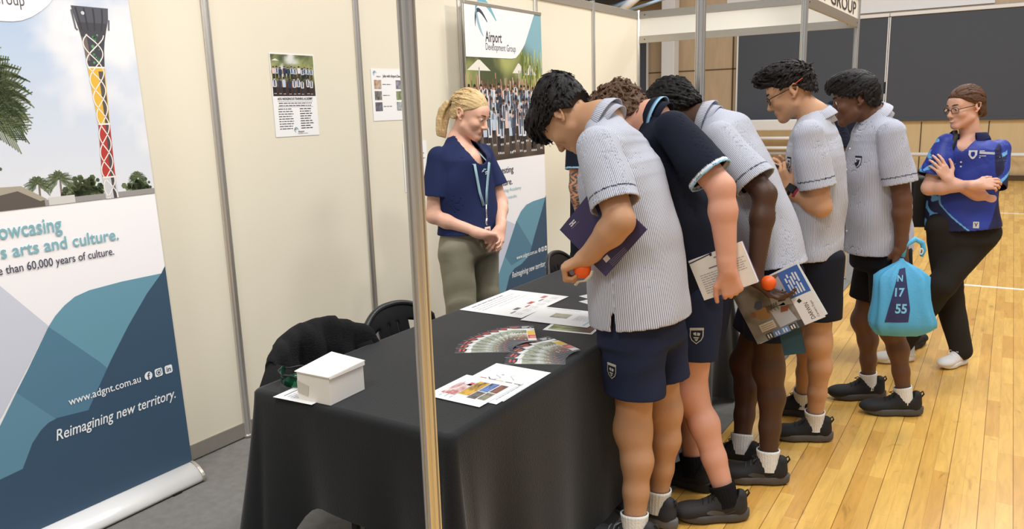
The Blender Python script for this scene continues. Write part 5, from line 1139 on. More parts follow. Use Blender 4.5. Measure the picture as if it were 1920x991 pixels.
PEOPLE = {
 'b1': dict(phi=180, j={'aL': (2.1264, -0.0019, 0.0850), 'kL': (2.0949, 0.0600, 0.4442), 'hL': (2.0985, 0.0600, 0.8586), 'sL': (2.0075, -0.0350, 1.4648), 'eL': (2.1230, -0.1150, 1.2377), 'wL': (1.9900, -0.1000, 1.1064), 'nk': (1.9312, 0.1500, 1.5633), 'hd': (1.7864, 0.1500, 1.5658), 'aR': (2.1239, 0.2218, 0.0850), 'kR': (2.1439, 0.2400, 0.4659)},
  sec=[[2.0871, 0.15, 0.8348, 0.215, 0.184], [2.0552, 0.15, 1.1101, 0.2, 0.168], [2.0138, 0.15, 1.3401, 0.2, 0.147], [1.9715, 0.15, 1.4687, 0.165, 0.096]]),
 'b2': dict(phi=180, j={'aL': (2.3471, 0.3837, 0.0850), 'kL': (2.1808, 0.4200, 0.4828), 'hL': (2.1851, 0.4400, 0.8496), 'sL': (2.1286, 0.3500, 1.5061), 'eL': (2.3173, 0.3200, 1.3086), 'wL': (2.3506, 0.3100, 1.0160), 'nk': (1.9675, 0.5300, 1.5605), 'hd': (1.8320, 0.5300, 1.5546), 'aR': (2.1442, 0.5676, 0.0850), 'kR': (2.1014, 0.6200, 0.4379)},
  sec=[[2.1634, 0.53, 0.8047, 0.19, 0.103], [2.1259, 0.53, 1.0739, 0.185, 0.116], [2.0688, 0.53, 1.3056, 0.19, 0.113], [2.014, 0.53, 1.4622, 0.16, 0.085]]),
 'b3': dict(phi=180, j={'aL': (2.4088, 0.7693, 0.0850), 'kL': (2.3864, 0.8200, 0.4926), 'hL': (2.3728, 0.8200, 0.8862), 'sL': (2.1884, 0.7200, 1.4584), 'eL': (2.3795, 0.6800, 1.2488), 'wL': (2.3713, 0.6100, 0.9239), 'nk': (2.0511, 0.9000, 1.5406), 'hd': (1.9163, 0.9000, 1.5705), 'aR': (2.2644, 0.8743, 0.0850), 'kR': (2.2404, 0.9900, 0.4432)},
  sec=[[2.3739, 0.9, 0.9396, 0.2, 0.131], [2.3084, 0.9, 1.1413, 0.19, 0.126], [2.2284, 0.9, 1.3422, 0.19, 0.118], [2.1568, 0.9, 1.4764, 0.16, 0.097]]),
 'b4': dict(phi=192, j={'aL': (2.4897, 1.3100, 0.0850), 'kL': (2.4927, 1.2871, 0.4971), 'hL': (2.4784, 1.2840, 0.8779), 'sL': (2.4308, 1.1819, 1.4437), 'eL': (2.4969, 1.1857, 1.1415), 'wL': (2.3576, 1.2277, 1.2082), 'nk': (2.4216, 1.3640, 1.5333), 'hd': (2.3079, 1.3398, 1.6438), 'aR': (2.3717, 1.5957, 0.0850), 'kR': (2.4044, 1.4523, 0.5214), 'wR': (2.2932, 1.3571, 1.2380)},
  sec=[[2.4362, 1.3671, 0.8721, 0.19, 0.125], [2.4373, 1.3673, 1.0869, 0.18, 0.135], [2.4279, 1.3653, 1.309, 0.19, 0.134], [2.4166, 1.3629, 1.4424, 0.165, 0.102]]),
 'b5': dict(phi=205, j={'aL': (2.8235, 1.8497, 0.0850), 'kL': (2.7400, 1.8690, 0.4427), 'hL': (2.7105, 1.8442, 0.8215), 'sL': (2.6967, 1.7385, 1.4209), 'eL': (2.7617, 1.7357, 1.1189), 'wL': (2.7696, 1.7504, 0.8902), 'nk': (2.5910, 1.8878, 1.5249), 'hd': (2.5044, 1.8474, 1.6007), 'aR': (2.6327, 2.0009, 0.0850), 'kR': (2.5914, 1.9873, 0.4377), 'wR': (2.4514, 1.9993, 0.9485)},
  sec=[[2.649, 1.9149, 0.8323, 0.18, 0.16], [2.6356, 1.9086, 1.0808, 0.175, 0.152], [2.6216, 1.9021, 1.2969, 0.18, 0.141], [2.6144, 1.8987, 1.4297, 0.155, 0.113]]),
 'W': dict(phi=256, j={'hd': (2.9405, 2.8221, 1.5354), 'nk': (2.9875, 2.8746, 1.3389), 'sR': (2.8683, 2.7583, 1.3177), 'sL': (3.1266, 2.8919, 1.2800), 'eR': (2.8017, 2.6947, 1.0820), 'wR': (3.0373, 2.6269, 1.1105), 'eL': (3.0968, 2.7702, 1.0219), 'wL': (2.9041, 2.6500, 1.1319), 'hR': (2.8829, 2.7891, 0.8444), 'hL': (3.0920, 2.8601, 0.8142), 'kL': (2.9037, 2.7000, 0.5091), 'aL': (2.7203, 2.7605, 0.1241), 'kR': (2.9433, 2.8623, 0.3960), 'aR': (3.0213, 2.8464, 0.1081)},
  sec=[[2.9784, 2.8241, 0.8287, 0.202, 0.132], [2.9661, 2.8235, 1.0175, 0.183, 0.1], [2.9834, 2.8244, 1.2039, 0.178, 0.094], [2.9829, 2.8243, 1.2836, 0.155, 0.088]]),
 'F': dict(phi=-8, j={'hd': (0.8379, 0.8927, 1.5834), 'nk': (0.7627, 0.8762, 1.4555), 'sR': (0.7576, 0.7131, 1.3685), 'sL': (0.8219, 1.0285, 1.3638), 'eR': (0.7429, 0.6659, 1.0857), 'wR': (0.9544, 0.7792, 0.9914), 'eL': (0.9052, 1.0386, 1.0729), 'wL': (0.9273, 0.9562, 0.9573), 'hR': (0.8009, 0.7684, 0.8946), 'hL': (0.8111, 0.9718, 0.8753), 'kR': (0.8219, 0.7710, 0.4826), 'kL': (0.8283, 0.9717, 0.4768)},
  sec=[[0.8157, 0.877, 0.9342, 0.215, 0.137], [0.8135, 0.8754, 1.0755, 0.185, 0.128], [0.799, 0.8651, 1.2154, 0.192, 0.126], [0.7969, 0.8636, 1.3528, 0.165, 0.126]]),
 'H': dict(phi=-10, j={'hd': (1.0263, 1.8572, 1.5196), 'nk': (1.0142, 1.8509, 1.4378), 'sR': (1.0045, 1.7556, 1.3543), 'sL': (1.0337, 2.0302, 1.3214), 'eR': (1.0092, 1.7129, 1.1363), 'wR': (1.0405, 1.7293, 0.9110), 'eL': (1.0828, 1.9994, 1.0098), 'wL': (1.1107, 1.7884, 0.8740), 'hR': (1.0153, 1.7950, 0.7016), 'hL': (1.0601, 1.9650, 0.6750)},
  sec=[[1.051, 1.8701, 0.6911, 0.17, 0.135], [1.0499, 1.8695, 0.9249, 0.17, 0.127], [1.0474, 1.8682, 1.1544, 0.18, 0.106], [1.0531, 1.8711, 1.3315, 0.15, 0.09]]),
 'H2': dict(phi=190, j={'hd': (2.3281, 2.9197, 1.6434), 'nk': (2.2664, 2.9088, 1.5474), 'sL': (2.2520, 2.7336, 1.4545), 'eL': (2.3178, 2.7351, 1.2343), 'wL': (2.3719, 2.7548, 1.0701)},
  sec=[[2.4328, 2.9382, 0.9111, 0.16, 0.095], [2.3268, 2.9195, 1.1877, 0.16, 0.101], [2.2649, 2.9085, 1.3888, 0.165, 0.097], [2.2604, 2.9078, 1.4817, 0.14, 0.085]]),
}
def hand(side, d, n, curls=RELAX, thumb=TH_R, g=1., spread=.05):
    d = nrm(d); n = nrm(np.array(n, float) - d * (np.array(n, float) @ d)); return dict(d=d, s=np.cross(n, d) if side == 'L' else np.cross(d, n), curls=curls, thumb=thumb, g=g, spread=spread, tr=n)
def fill(p, eR=None, wR=None):
    j = p.j; r = p.r
    if 'hR' not in j: j['hR'] = j['hL'] + .15 * r
    if 'sR' not in j: j['sR'] = j['sL'] + .36 * r
    if 'kR' not in j: j['kR'] = j['kL'] + .17 * r
    if 'eR' not in j: j['eR'] = j['sR'] + p.f * .13 + np.array((0, 0, -.25)) if eR is None else np.array(eR)
    if 'wR' not in j: j['wR'] = j['eR'] + p.f * .17 + np.array((0, 0, -.12)) - r * .05 if wR is None else np.array(wR)
SHIRT = rgb(210, 213, 224); NAVY = rgb(38, 46, 72); PIPE = rgb(34, 40, 66); CREST_F, CREST_B = rgb(196, 194, 186), rgb(34, 38, 54); BLK = rgb(26, 26, 28); WHT = rgb(236, 236, 232)
CUFF = [(.036, .004, PIPE)]
FIRM = [(42, 52, 32), (44, 54, 32), (46, 56, 34), (48, 56, 36)]

def boy1():
    p = Person('b1', 'black haired student in striped shirt leaning over the table, nearest the foreground post', (2.11, .15), rgb(194, 147, 111), head=(62, 180, 0), build=1.10); p.j['sR'] = p.j['sL'] + .35 * p.r + np.array((-.03, 0, -.04)); fill(p, (2.03, .37, 1.21), (1.99, .16, 1.06))
    p.feet = dict(L=np.array((-1, -.12, 0)), R=np.array((-1, .1, 0)))
    p.hands = dict(L=hand('L', (-.86, -.12, -.42), (-.1, .15, -.98), FIST, TH_F), R=hand('R', (-.8, 0, -.6), (0, 0, -1)))
    p.make_body(); hr = rgb(30, 27, 27)
    p.eyes(rgb(50, 34, 24), hr)
    p.hair(hr, 's', [(-.2, -.012), (-.10, -.020), (-.06, -.030), (-.03, .012), (.0, .018), (.03, .020), (.055, .035), (.075, .040), (.2, .04)], 2, .015, 900, .058, .0040, .20, flow=lambda q: (q[0] * 2, .9 if q[2] > .03 else .2, -.55 if q[1] > .03 else -.25), tops=[((0, -.055, .075), (.076, .085, .070)), ((0, .045, .088), (.068, .066, .048))], lift=.20)
    slit = p.sec[0][0] + np.array((.02, -.205, .0))
    p.shirt(M_stripe, SHIRT, .78, .070, .084, hem=(2.09, .15, .845), hem_dir=(.12, -.0, -1), cuff=CUFF, wr=.008, seed=4, slit=[((2.07, -.062, .905), (.0, -.012, -.10))])
    p.collar(SHIRT, M_stripe, hgt=.034)
    p.shorts(NAVY, None, .100, .104, .655, seed=7, wr=.007)
    for q, tq in (('L', (-1, -.12)), ('R', (-1, .15))): p.footwear(q, WHT, rgb(52, 54, 58), rgb(112, 114, 118), tq, rgb(120, 122, 126))
    p.decal(p.shorts_bvh, 'crest_patch', (2.045, -0.035, 0.687), (-.35, -1, 0), (0, 0, 1), crest(.044, CREST_F, CREST_B))
    return p
def boy2():
    p = Person('b2', 'brown haired student in navy polo with pale blue trim bending over the table', (2.2, .53), rgb(222, 164, 138), head=(56, 180, 0), build=1.12); p.j['sR'] = p.j['sL'] + .30 * p.r + np.array((-.09, 0, -.11)); fill(p)
    p.feet = dict(L=np.array((-1, -.35, 0)), R=np.array((-1, .1, 0)))
    p.hands = dict(L=hand('L', (.22, .10, -.95), (-.35, .9, 0), FIST, [(.8, .75, .1), (.95, .25, .2), (.98, .05, .2)]), R=hand('R', (-.8, 0, -.6), (0, 0, -1)))
    p.make_body(); hr = rgb(100, 76, 58)
    p.eyes(rgb(70, 90, 90), hr)
    p.hair(hr, 'c', [(-.2, -.075), (-.10, -.075), (-.05, -.06), (-.02, .01), (.03, .02), (.055, .035), (.08, .045), (.2, .045)], 5, .012, 700, .055, .0066, .75, flow=lambda q: (q[0] * 3, -.3 + q[1], -.5), amp=.002, streak=.2, lift=.35)
    pale = rgb(150, 196, 226); navy = rgb(24, 29, 44)
    p.shirt(M_cloth, navy, .80, .068, .088, hem=(2.17, .53, .80), cuff=[(.0, .010, navy), (.010, .008, rgb(226, 236, 244)), (.0, .008, pale)], wr=.0075, seed=9)
    p.collar(navy, M_cloth, hgt=.036, edge=pale, su=False)
    p.shorts(NAVY, None, .098, .096, .60, seed=11, wr=.006)
    p.footwear('L', BLK, rgb(46, 44, 44), rgb(84, 82, 82), (-.86, -.50), rgb(30, 30, 30), mark=rgb(92, 90, 88)); p.footwear('R', BLK, rgb(30, 30, 31), rgb(40, 40, 40), (-1, .1), rgb(24, 24, 24))
    p.decal(p.shorts_bvh, 'crest_patch', (2.229, .33, 0.740), (.1, -1, 0), (0, 0, 1), crest(.048, CREST_F, CREST_B)); return p
def boy3():
    p = Person('b3', 'student in striped shirt bending over with a magazine and orange ball in hand', (2.3, .9), rgb(80, 54, 40), head=(48, 180, 0), build=1.04); p.j['sR'] = p.j['sL'] + .31 * p.r + np.array((-.05, 0, -.08)); fill(p, (2.17, 1.12, 1.17), (2.10, 1.13, .96))
    p.feet = dict(L=np.array((-1, -.25, 0)), R=np.array((-1, -.05, 0)))
    p.hands = dict(L=hand('L', (.62, .25, -.62), (.45, -.1, .85), [(34, 44, 26), (32, 42, 26), (30, 40, 24), (28, 38, 24)], [(.5, .75, .3), (.8, .3, .6), (.8, 0, .7)]), R=hand('R', (-.8, 0, -.6), (0, 0, -1)))
    p.make_body(); hr = rgb(24, 21, 20)
    p.eyes(rgb(40, 26, 20), hr)
    p.hair(hr, 'a', [(-.2, -.06), (-.10, -.06), (-.06, -.045), (-.02, .01), (.03, .02), (.06, .04), (.2, .05)], 6, .022, 900, .020, .0085, 1.2, flow=lambda q: tuple(np.array(q) * 8), amp=.004, streak=0)
    p.shirt(M_stripe, SHIRT, .80, .068, .088, hem=(2.37, .9, .925), hem_dir=(.18, -.05, -1), cuff=CUFF, wr=.0075, seed=14, slit=[((2.36, .69, .985), (.0, -.02, -.11))])
    p.collar(SHIRT, M_stripe, hgt=.034)
    p.shorts(rgb(32, 36, 52), None, .096, .098, .66, seed=15, wr=.003)
    p.footwear('L', WHT, rgb(38, 38, 38), rgb(92, 88, 84), (-.92, -.36), rgb(66, 66, 66), mark=rgb(74, 74, 74)); p.footwear('R', WHT, rgb(34, 34, 34), rgb(84, 80, 76), (-1, -.05), rgb(60, 60, 60)); return p
def boy4():
    p = Person('b4', 'student in glasses and striped shirt looking down at a phone held at his chest', (2.45, 1.37), rgb(200, 152, 116), head=(24, 189, 0)); p.j['eR'] = p.j['sL'] + .36 * p.r + np.array((-.03, 0, -.29)); fill(p)
    p.feet = dict(L=np.array((-1, -.3, 0)), R=np.array((-1, -.1, 0)))
    p.hands = dict(L=hand('L', p.f * .55 + np.array((0, 0, .75)) + p.r * .15, p.r * .8 - p.f * .3 + np.array((0, 0, .2)), FIRM, TH_R), R=hand('R', p.f * .6 - p.r * .3 + np.array((0, 0, .6)), -p.r * .8 + np.array((0, 0, .3)), FIRM, TH_R))
    p.make_body(); hr = rgb(30, 25, 24)
    p.eyes(rgb(50, 34, 24), hr)
    p.hair(hr, 't', [(-.2, -.045), (-.10, -.045), (-.07, -.03), (-.035, .012), (.0, .02), (.03, .030), (.06, .048), (.08, .060), (.2, .065)], 8, .006, 800, .050, .0046, .24, flow=lambda q: (q[0] * 2, .9 if q[2] > .03 else .0, .5 if q[1] > .02 else -.2), tops=[((0, .03, .100), (.060, .073, .038)), ((0, .074, .078), (.050, .032, .026))], lift=.28)
    p.shirt(M_stripe, SHIRT, .72, .066, .083, hem=(2.44, 1.367, .875), hem_dir=(.15, -.05, -1), cuff=CUFF, wr=.0075, seed=21)
    p.collar(SHIRT, M_stripe, hgt=.036)
    p.shorts(rgb(28, 30, 40), None, .096, .096, .70, seed=22, wr=.003)
    p.footwear('L', WHT, rgb(36, 36, 37), rgb(96, 94, 92), (-.93, -.36), rgb(36, 36, 36), g=.98); p.footwear('R', WHT, rgb(34, 34, 35), rgb(56, 56, 56), (-.98, -.15), rgb(36, 36, 36), g=.98)
    c_ = p.key[2][0]; p.decal(p.shirt_bvh, 'crest_patch', c_ + p.f * .11 - p.r * .09 + np.array((0, 0, .02)), p.f * .75 - p.r * .65, (0, 0, 1), crest(.04, rgb(40, 44, 60), rgb(214, 216, 224)))
    glasses(p, rgb(24, 24, 26))
    mb = MB(); mb.cur = rgb(214, 96, 60)
    for q in (-1, 1): mb.tube([p.T(q * .078, -.02, .018), p.T(q * .086, -.045, .022), p.T(q * .080, -.075, .030)], .0016, 6)
    mb.build('glasses_strap', M_shoe, p.o, world=True)
    w_, e_ = p.j['wL'], p.j['eL']; ax = nrm(w_ - e_); wristwear(p, 'wristband', w_ - ax * .035, ax, .031, .016, rgb(150, 46, 70)); wristwear(p, 'wristwatch', w_ - ax * .008, ax, .030, .018, rgb(26, 26, 28), face=True)
    return p
def boy5():
    p = Person('b5', 'student in striped shirt and black shorts standing with a light blue bag in hand', (2.66, 1.92), rgb(106, 72, 54), head=(12, 194, 0), build=.96); fill(p)
    p.feet = dict(L=np.array((-1, -.35, 0)), R=np.array((-1, -.2, 0))); sh = p.j['sR']; p.j['eR'] = sh * .5 + p.j['wR'] * .5 + p.r * .07
    p.hands = dict(L=hand('L', (.02, -.02, -1), (-.45, .85, 0), FIST, TH_F), R=hand('R', (-.1, 0, -1), -p.r, RELAX, TH_R))
    p.make_body(); hr = rgb(26, 23, 23)
    p.eyes(rgb(40, 26, 20), hr)
    p.hair(hr, 't', [(-.2, -.055), (-.10, -.055), (-.06, -.045), (-.03, .010), (.0, .012), (.03, .020), (.06, .040), (.08, .055), (.2, .06)], 12, .012, 700, .055, .0046, .14, flow=lambda q: (q[0] * 3, .8 if q[2] > .04 else .1, -.3), tops=[((0, .02, .100), (.070, .085, .042)), ((0, .076, .076), (.056, .036, .028))], lift=.08)
    p.shirt(M_stripe, rgb(206, 209, 222), .74, .064, .081, hem=(2.649, 1.915, .835), cuff=CUFF, wr=.0075, seed=31)
    p.collar(rgb(224, 226, 236), M_stripe, hgt=.036, gap=.30)
    p.shorts(rgb(26, 26, 30), None, .092, .092, .68, seed=32, wr=.003)
    p.footwear('L', WHT, rgb(36, 36, 37), rgb(84, 83, 82), (-.93, -.36), rgb(34, 34, 34), g=1.03); p.footwear('R', WHT, rgb(32, 32, 33), rgb(78, 77, 76), (-.90, -.44), rgb(34, 34, 34), g=1.03)
    c_ = p.key[2][0]; p.decal(p.shirt_bvh, 'crest_patch', c_ + p.f * .10 - p.r * .08 + np.array((0, 0, -.0)), p.f * .85 - p.r * .5, (0, 0, 1), crest(.045, rgb(40, 42, 58), rgb(206, 208, 218)))
    for z in np.linspace(-.36, .06, 5):
        k = c_ + np.array((0, 0, z)); n_ = nrm(p.f); h_ = p.shirt_bvh.ray_cast(Vector(k + n_ * .4), Vector(-n_), .6)
        if h_[0] is not None: mb = MB(); mb.cur = rgb(240, 240, 244); mb.sphere(np.array(h_[0]) + n_ * .001, .0055, 8); mb.build('button', M_cloth, p.o, world=True)
    return p
def glasses(p, col, pale=False, dn=0.):
    mb = MB(); mb.cur = col; g = lambda *a: p.T(a[0], a[1], a[2] + dn)
    for q in (-1, 1):
        mb.tube([g(q * (.0325 + .0235 * math.cos(t) * (1 if abs(math.cos(t)) < .9 else 1)), .1015 - .010 * (abs(.0325 + .0235 * math.cos(t)) / .056) ** 2, -.003 + .0175 * math.copysign(abs(math.sin(t)) ** .7, math.sin(t))) for t in np.linspace(0, 2 * math.pi, 33)], .0014 if pale else .0017, 6, False)
        mb.tube([g(q * .056, .092, .003), g(q * .070, .075, .006), g(q * .0775, .02, .008), g(q * .0785, -.015, .010), g(q * .076, -.035, -.006)], .0020, 6)
    mb.tube([g(-.010, .103, .0), g(0, .107, .003), g(.010, .103, .0)], .0016, 6); fr = mb.build('glasses', M_shoe, p.o, world=True)
    m = bpy.data.materials.get('spectacle_glass') or bpy.data.materials.new('spectacle_glass'); m.use_nodes = True; b = m.node_tree.nodes['Principled BSDF']; b.inputs['Transmission Weight'].default_value = 1; b.inputs['Roughness'].default_value = .02; b.inputs['IOR'].default_value = 1.05
    for q in (-1, 1):
        mb = MB(); ring = [g(q * (.0325 + .0225 * math.cos(t)), .1012 - .010 * (abs(.0325 + .0225 * math.cos(t)) / .056) ** 2, -.003 + .0165 * math.copysign(abs(math.sin(t)) ** .7, math.sin(t))) for t in np.linspace(0, 2 * math.pi, 32, endpoint=False)]; mb.add(ring, [tuple(range(32))]); o = mb.build('lens', m, None); o.data.transform(Matrix.Translation(-Vector(p.base))); o.parent = fr
def wristwear(p, name, c, ax, r, w, col, face=False):
    mb = MB(); mb.cur = col; e1 = nrm(np.cross(ax, (.3, .5, .8))); e2 = np.cross(ax, e1); G = []
    for k, rr in ((-1, 0), (-.9, .003), (.9, .003), (1, 0)): G.append([c + ax * k * w / 2 + (r + rr) * (math.cos(t) * e1 + math.sin(t) * e2) for t in np.linspace(0, 2 * math.pi, 40, endpoint=False)])
    mb.grid(G, True, True)
    if face: n_ = nrm(np.array((.2, -.9, .3)) - ax * (np.array((.2, -.9, .3)) @ ax)); mb.obox(c + n_ * (r + .004), ax * .019, np.cross(n_, ax) * .017, n_ * .005)
    return mb.build(name, M_shoe, p.o, world=True)

def blonde():
    p = Person('F', 'blonde woman with a ponytail in a navy top standing behind the table, hands clasped', (.815, .87), rgb(232, 182, 158), 'f', head=(22, 8, 0), build=.83, hg=.97); j = p.j
    for q in 'LR': j['a' + q] = j['k' + q] + np.array((0, 0, -.385))
    j['wL'] = np.array((.985, .915, 1.005)); j['eL'] = np.array((.90, 1.055, 1.115)); p.feet = dict(L=p.f, R=p.f)
    p.hands = dict(R=hand('R', (.55, .62, -.22), (.5, -.0, -.7), FIRM, [(.7, .6, .2), (.9, .3, .2), (.95, .1, .2)], g=.9), L=hand('L', (.15, -.55, -.62), (-.75, .3, -.5), [(34, 44, 26)] * 4, [(.75, .5, .3), (.9, .2, .3), (.95, .1, .3)], g=.9))
    p.make_body(); hr = rgb(206, 178, 132)
    p.eyes(rgb(80, 100, 120), rgb(150, 112, 78))
    tie = p.T(.0, -.112, .018); tail = [p.T(0, -.105, .022), p.T(.004, -.135, .012), p.T(.006, -.150, -.03), p.T(.008, -.148, -.085), p.T(.010, -.135, -.135), p.T(.01, -.125, -.165)]; ex = []
    rs = np.random.RandomState(7)
    for k in range(46):
        a, b = rs.randn(2) * .011; sh = .5 + rs.rand() * .5; r_ = .0075
        for i in range(len(tail) - 1):
            f0 = .35 + .65 * min(1, i / 1.5) - .12 * max(0, i - 3); f1 = .35 + .65 * min(1, (i + 1) / 1.5) - .12 * max(0, i - 2)
            if i / (len(tail) - 1) > sh + .3: break
            ex.append((RC(tail[i] + a * f0 * p.HR[0] + b * f0 * p.HR[1], tail[i + 1] + a * f1 * p.HR[0] + b * f1 * p.HR[1], r_, r_ * .8), .003))
    p.hair(hr, 'p', [(-.2, -.055), (-.11, -.052), (-.06, -.050), (-.03, -.012), (.0, .022), (.03, .038), (.06, .058), (.085, .066), (.2, .07)], 3, .006, 300, .11, .0024, .03, flow=lambda q: (-q[0] * 3, -1, .10 - q[2] * 4), extra=ex, streak=.13)
    mb = MB(); mb.cur = rgb(24, 22, 24); mb.tube([tie + .019 * (math.cos(t) * p.HR[0] + math.sin(t) * p.HR[2]) + p.HR[1] * .0 for t in np.linspace(0, 2 * math.pi, 25)], .007, 8, False); mb.build('hair_tie', M_shoe, p.o, world=True)
    navy = rgb(34, 44, 82); S = p.sec
    p.shirt(M_cloth, navy, .66, .054, .066, hem=S[0][0] + np.array((0, 0, .05)), wr=.0075, seed=41, neck=.070, infl=.0, low=[RC(j['nk'] + p.f * .03, j['nk'] + p.f * .16 + np.array((0, 0, -.06)), .058, .060)])
    p.shorts(rgb(146, 140, 120), M_cloth, .102, .09, long=True, name='trousers', seed=43, wr=.007, knee=.080, ank=.062, waist=-.05)
    for q in 'LR': p.footwear(q, None, BLK, BLK, p.f, style='sneaker', g=.9)
    # lanyard with a badge
    pts = []
    for q in (1, -1):
        line = [j['nk'] - p.f * .055 + np.array((0, 0, .02)), j['nk'] + p.r * .058 * q - p.f * .005 + np.array((0, 0, .012)), j['nk'] + p.r * .062 * q + p.f * .07 - np.array((0, 0, .05))]
        for z, x in ((-.12, .058), (-.19, .042), (-.26, .026), (-.33, .010)):
            o = j['nk'] + p.r * x * q + np.array((0, 0, z)); h_ = p.shirt_bvh.ray_cast(Vector(o + p.f * .5), Vector(-p.f), .7); line.append((np.array(h_[0]) if h_[0] is not None else o + p.f * .13) + p.f * .005)
        pts.append(line)
    mb = MB(); mb.cur = rgb(150, 184, 196)
    for line in pts:
        P_ = np.array(line); T_ = np.gradient(P_, axis=0); T_ /= np.linalg.norm(T_, axis=1)[:, None]; sd = np.cross(T_, np.array([p.f] * len(P_))); sd /= np.linalg.norm(sd, axis=1)[:, None] + 1e-6; mb.grid([P_ + sd * .009, P_ - sd * .009])
    ln = solid(mb.build('lanyard', M_satin, p.o, world=True), .0015)
    c = pts[0][-1] * .5 + pts[1][-1] * .5 + p.f * .006; mb = MB(); mb.cur = rgb(190, 190, 194); mb.tube([c + np.array((0, 0, .005)), c - np.array((0, 0, .075))], .004, 8); mb.tube([c - np.array((0, 0, .065)), c - np.array((0, 0, .09)) + p.r * .006, c - np.array((0, 0, .10))], .006, 8); o = mb.build('clip', M_alu, None); o.data.transform(Matrix.Translation(-Vector(p.base))); o.parent = ln
    cb = c - np.array((0, 0, .145)) + p.f * .004; mb = MB(); mb.cur = rgb(236, 232, 230); mb.obox(cb, p.r * .021, p.f * .0015, (0, 0, .036)); mb.cur = rgb(170, 96, 90); mb.obox(cb + p.f * .001 + np.array((0, 0, .012)), p.r * .014, p.f * .0015, (0, 0, .014)); o = mb.build('badge', M_print, None); o.data.transform(Matrix.Translation(-Vector(p.base))); o.parent = ln
    W_ = rgb(228, 234, 240); c_ = p.key[3][0] - np.array((0, 0, .05))
    sw = [([(-.03, .004), (-.012, .020), (.012, .016), (.0, .010), (-.014, .012)], rgb(140, 196, 206), 0), ([(-.03, .0), (-.018, .012), (-.008, .004), (-.016, .006)], W_, 1), ([(.0, .002), (.035, .008), (.035, .002), (.0, -.004)], W_, 0), ([(.002, -.008), (.045, -.002), (.045, -.006), (.002, -.013)], W_, 0)]
    p.decal(p.shirt_bvh, 'logo_mark', c_ + p.f * .12 - p.r * .028 - np.array((0, 0, .01)), p.f + p.r * .1, (0, 0, 1), sw)
    return p
def woman():
    p = Person('W', 'smiling woman with glasses and crossed arms in royal blue polo and black trousers', (2.9, 2.82), rgb(228, 178, 154), 'f', head=(8, 226, -2), build=.95, hg=.96); j = p.j
    p.feet = dict(L=np.array((-.75, -.65, 0)), R=np.array((-.45, -.9, 0)))
    p.hands = dict(L=hand('L', (-.50, -.20, .80), (-.55, .75, .1), [(12, 22, 14), (12, 22, 14), (14, 24, 14), (18, 26, 16)], [(.6, .8, .15), (.85, .4, .2), (.9, .2, .2)], g=.92, spread=.11), R=hand('R', (.85, .35, .1), (.1, .8, -.4), RELAX, TH_R, g=.9))
    p.make_body(); hr = rgb(92, 64, 48)
    p.eyes(rgb(90, 100, 96), hr); glasses(p, rgb(52, 40, 36), True, -.002)
    bun = [(RC(p.T(.0, -.115, -.02), p.T(.0, -.125, -.055), .030, .026), .01), (RC(p.T(.03, -.085, -.03), p.T(.005, -.12, -.06), .02, .014), .01)]
    p.hair(hr, 'p', [(-.2, -.075), (-.11, -.075), (-.06, -.060), (-.03, -.010), (.0, .020), (.03, .036), (.06, .058), (.085, .068), (.2, .07)], 9, .010, 420, .085, .0044, .10, flow=lambda q: (q[0] * 1.5, -1, -.15 - q[2] * 2), extra=bun)
    mb = MB(); mb.cur = rgb(240, 236, 230); mb.tube([p.T(a, .0975 - abs(a) * abs(a) * 22, -.0690 + abs(a) * .22) for a in np.linspace(-.019, .019, 9)], [.0012, .0026, .0036, .004, .0042, .004, .0036, .0026, .0012], 8); mb.build('teeth', M_eye, p.o, world=True)
    royal, dark, pale = rgb(44, 62, 156), rgb(32, 34, 72), rgb(110, 178, 232)
    def paint(V, u, v, isA, axial, c):
        rel = V - p.sec[0][0]; x = rel @ p.r; z = rel[:, 2]; front = (rel @ p.f) > -.02
        c[:] = royal; edge = .075 + .035 * np.sin((z - .08) * 9) - .19 * np.clip((.16 - z) / .2, 0, 1) ** 1.2; c[(x > edge) & ~isA] = dark; c[(np.abs(x - edge) < .0065) & front & ~isA] = pale
        e2 = -.155 - .02 * np.sin(z * 8); c[(x < e2) & ~isA] = dark
        for q in 'LR':
            d = nrm(j['e' + q] - j['s' + q]); a = (V - j['s' + q]) @ d; o = (V - j['s' + q]) @ p.f; ln = a - .03 - .9 * (o + .05); mk = isA & (((V - j['s' + q]) ** 2).sum(1) < .1); c[mk & (ln > 0)] = dark; c[mk & (np.abs(ln) < .007)] = pale
        n_ = np.sin(V[:, 0] * 70 + 2 * np.sin(V[:, 2] * 60)) + np.sin(V[:, 2] * 62 + 2 * np.sin(V[:, 1] * 55)); mk = (n_ > .75) & (x > .10) & (isA | (z < .22)); c[mk] = pale
        return c
    p.shirt(M_satin, royal, .74, .062, .086, hem=(2.975, 2.824, .835), hem_dir=(.12, .0, -1), wr=.0075, seed=51, paint=paint, neck=.062, infl=.004, low=[RC(j['nk'] + p.f * .02 + np.array((0, 0, .03)), j['nk'] + p.f * .14 + np.array((0, 0, z)), .052, r_) for z, r_ in ((.03, .046), (.005, .036), (-.018, .027), (-.040, .018), (-.058, .010))])
    p.collar(dark, M_cloth, rx=.074, ry=.078, hgt=.038, pts=.070, gap=.55, su=False, open_=2., back_off=-.010)
    p.shorts(rgb(42, 39, 36), M_cloth, .104, .09, long=True, name='trousers', seed=53, wr=.005, knee=.078, ank=.062, waist=-.02)
    for q, tq in (('L', (-.80, -.60)), ('R', (-.50, -.87))): p.footwear(q, WHT, rgb(228, 226, 222), rgb(232, 230, 226), tq, rgb(240, 240, 238), style='sneaker', g=.90, sock_h=.03)
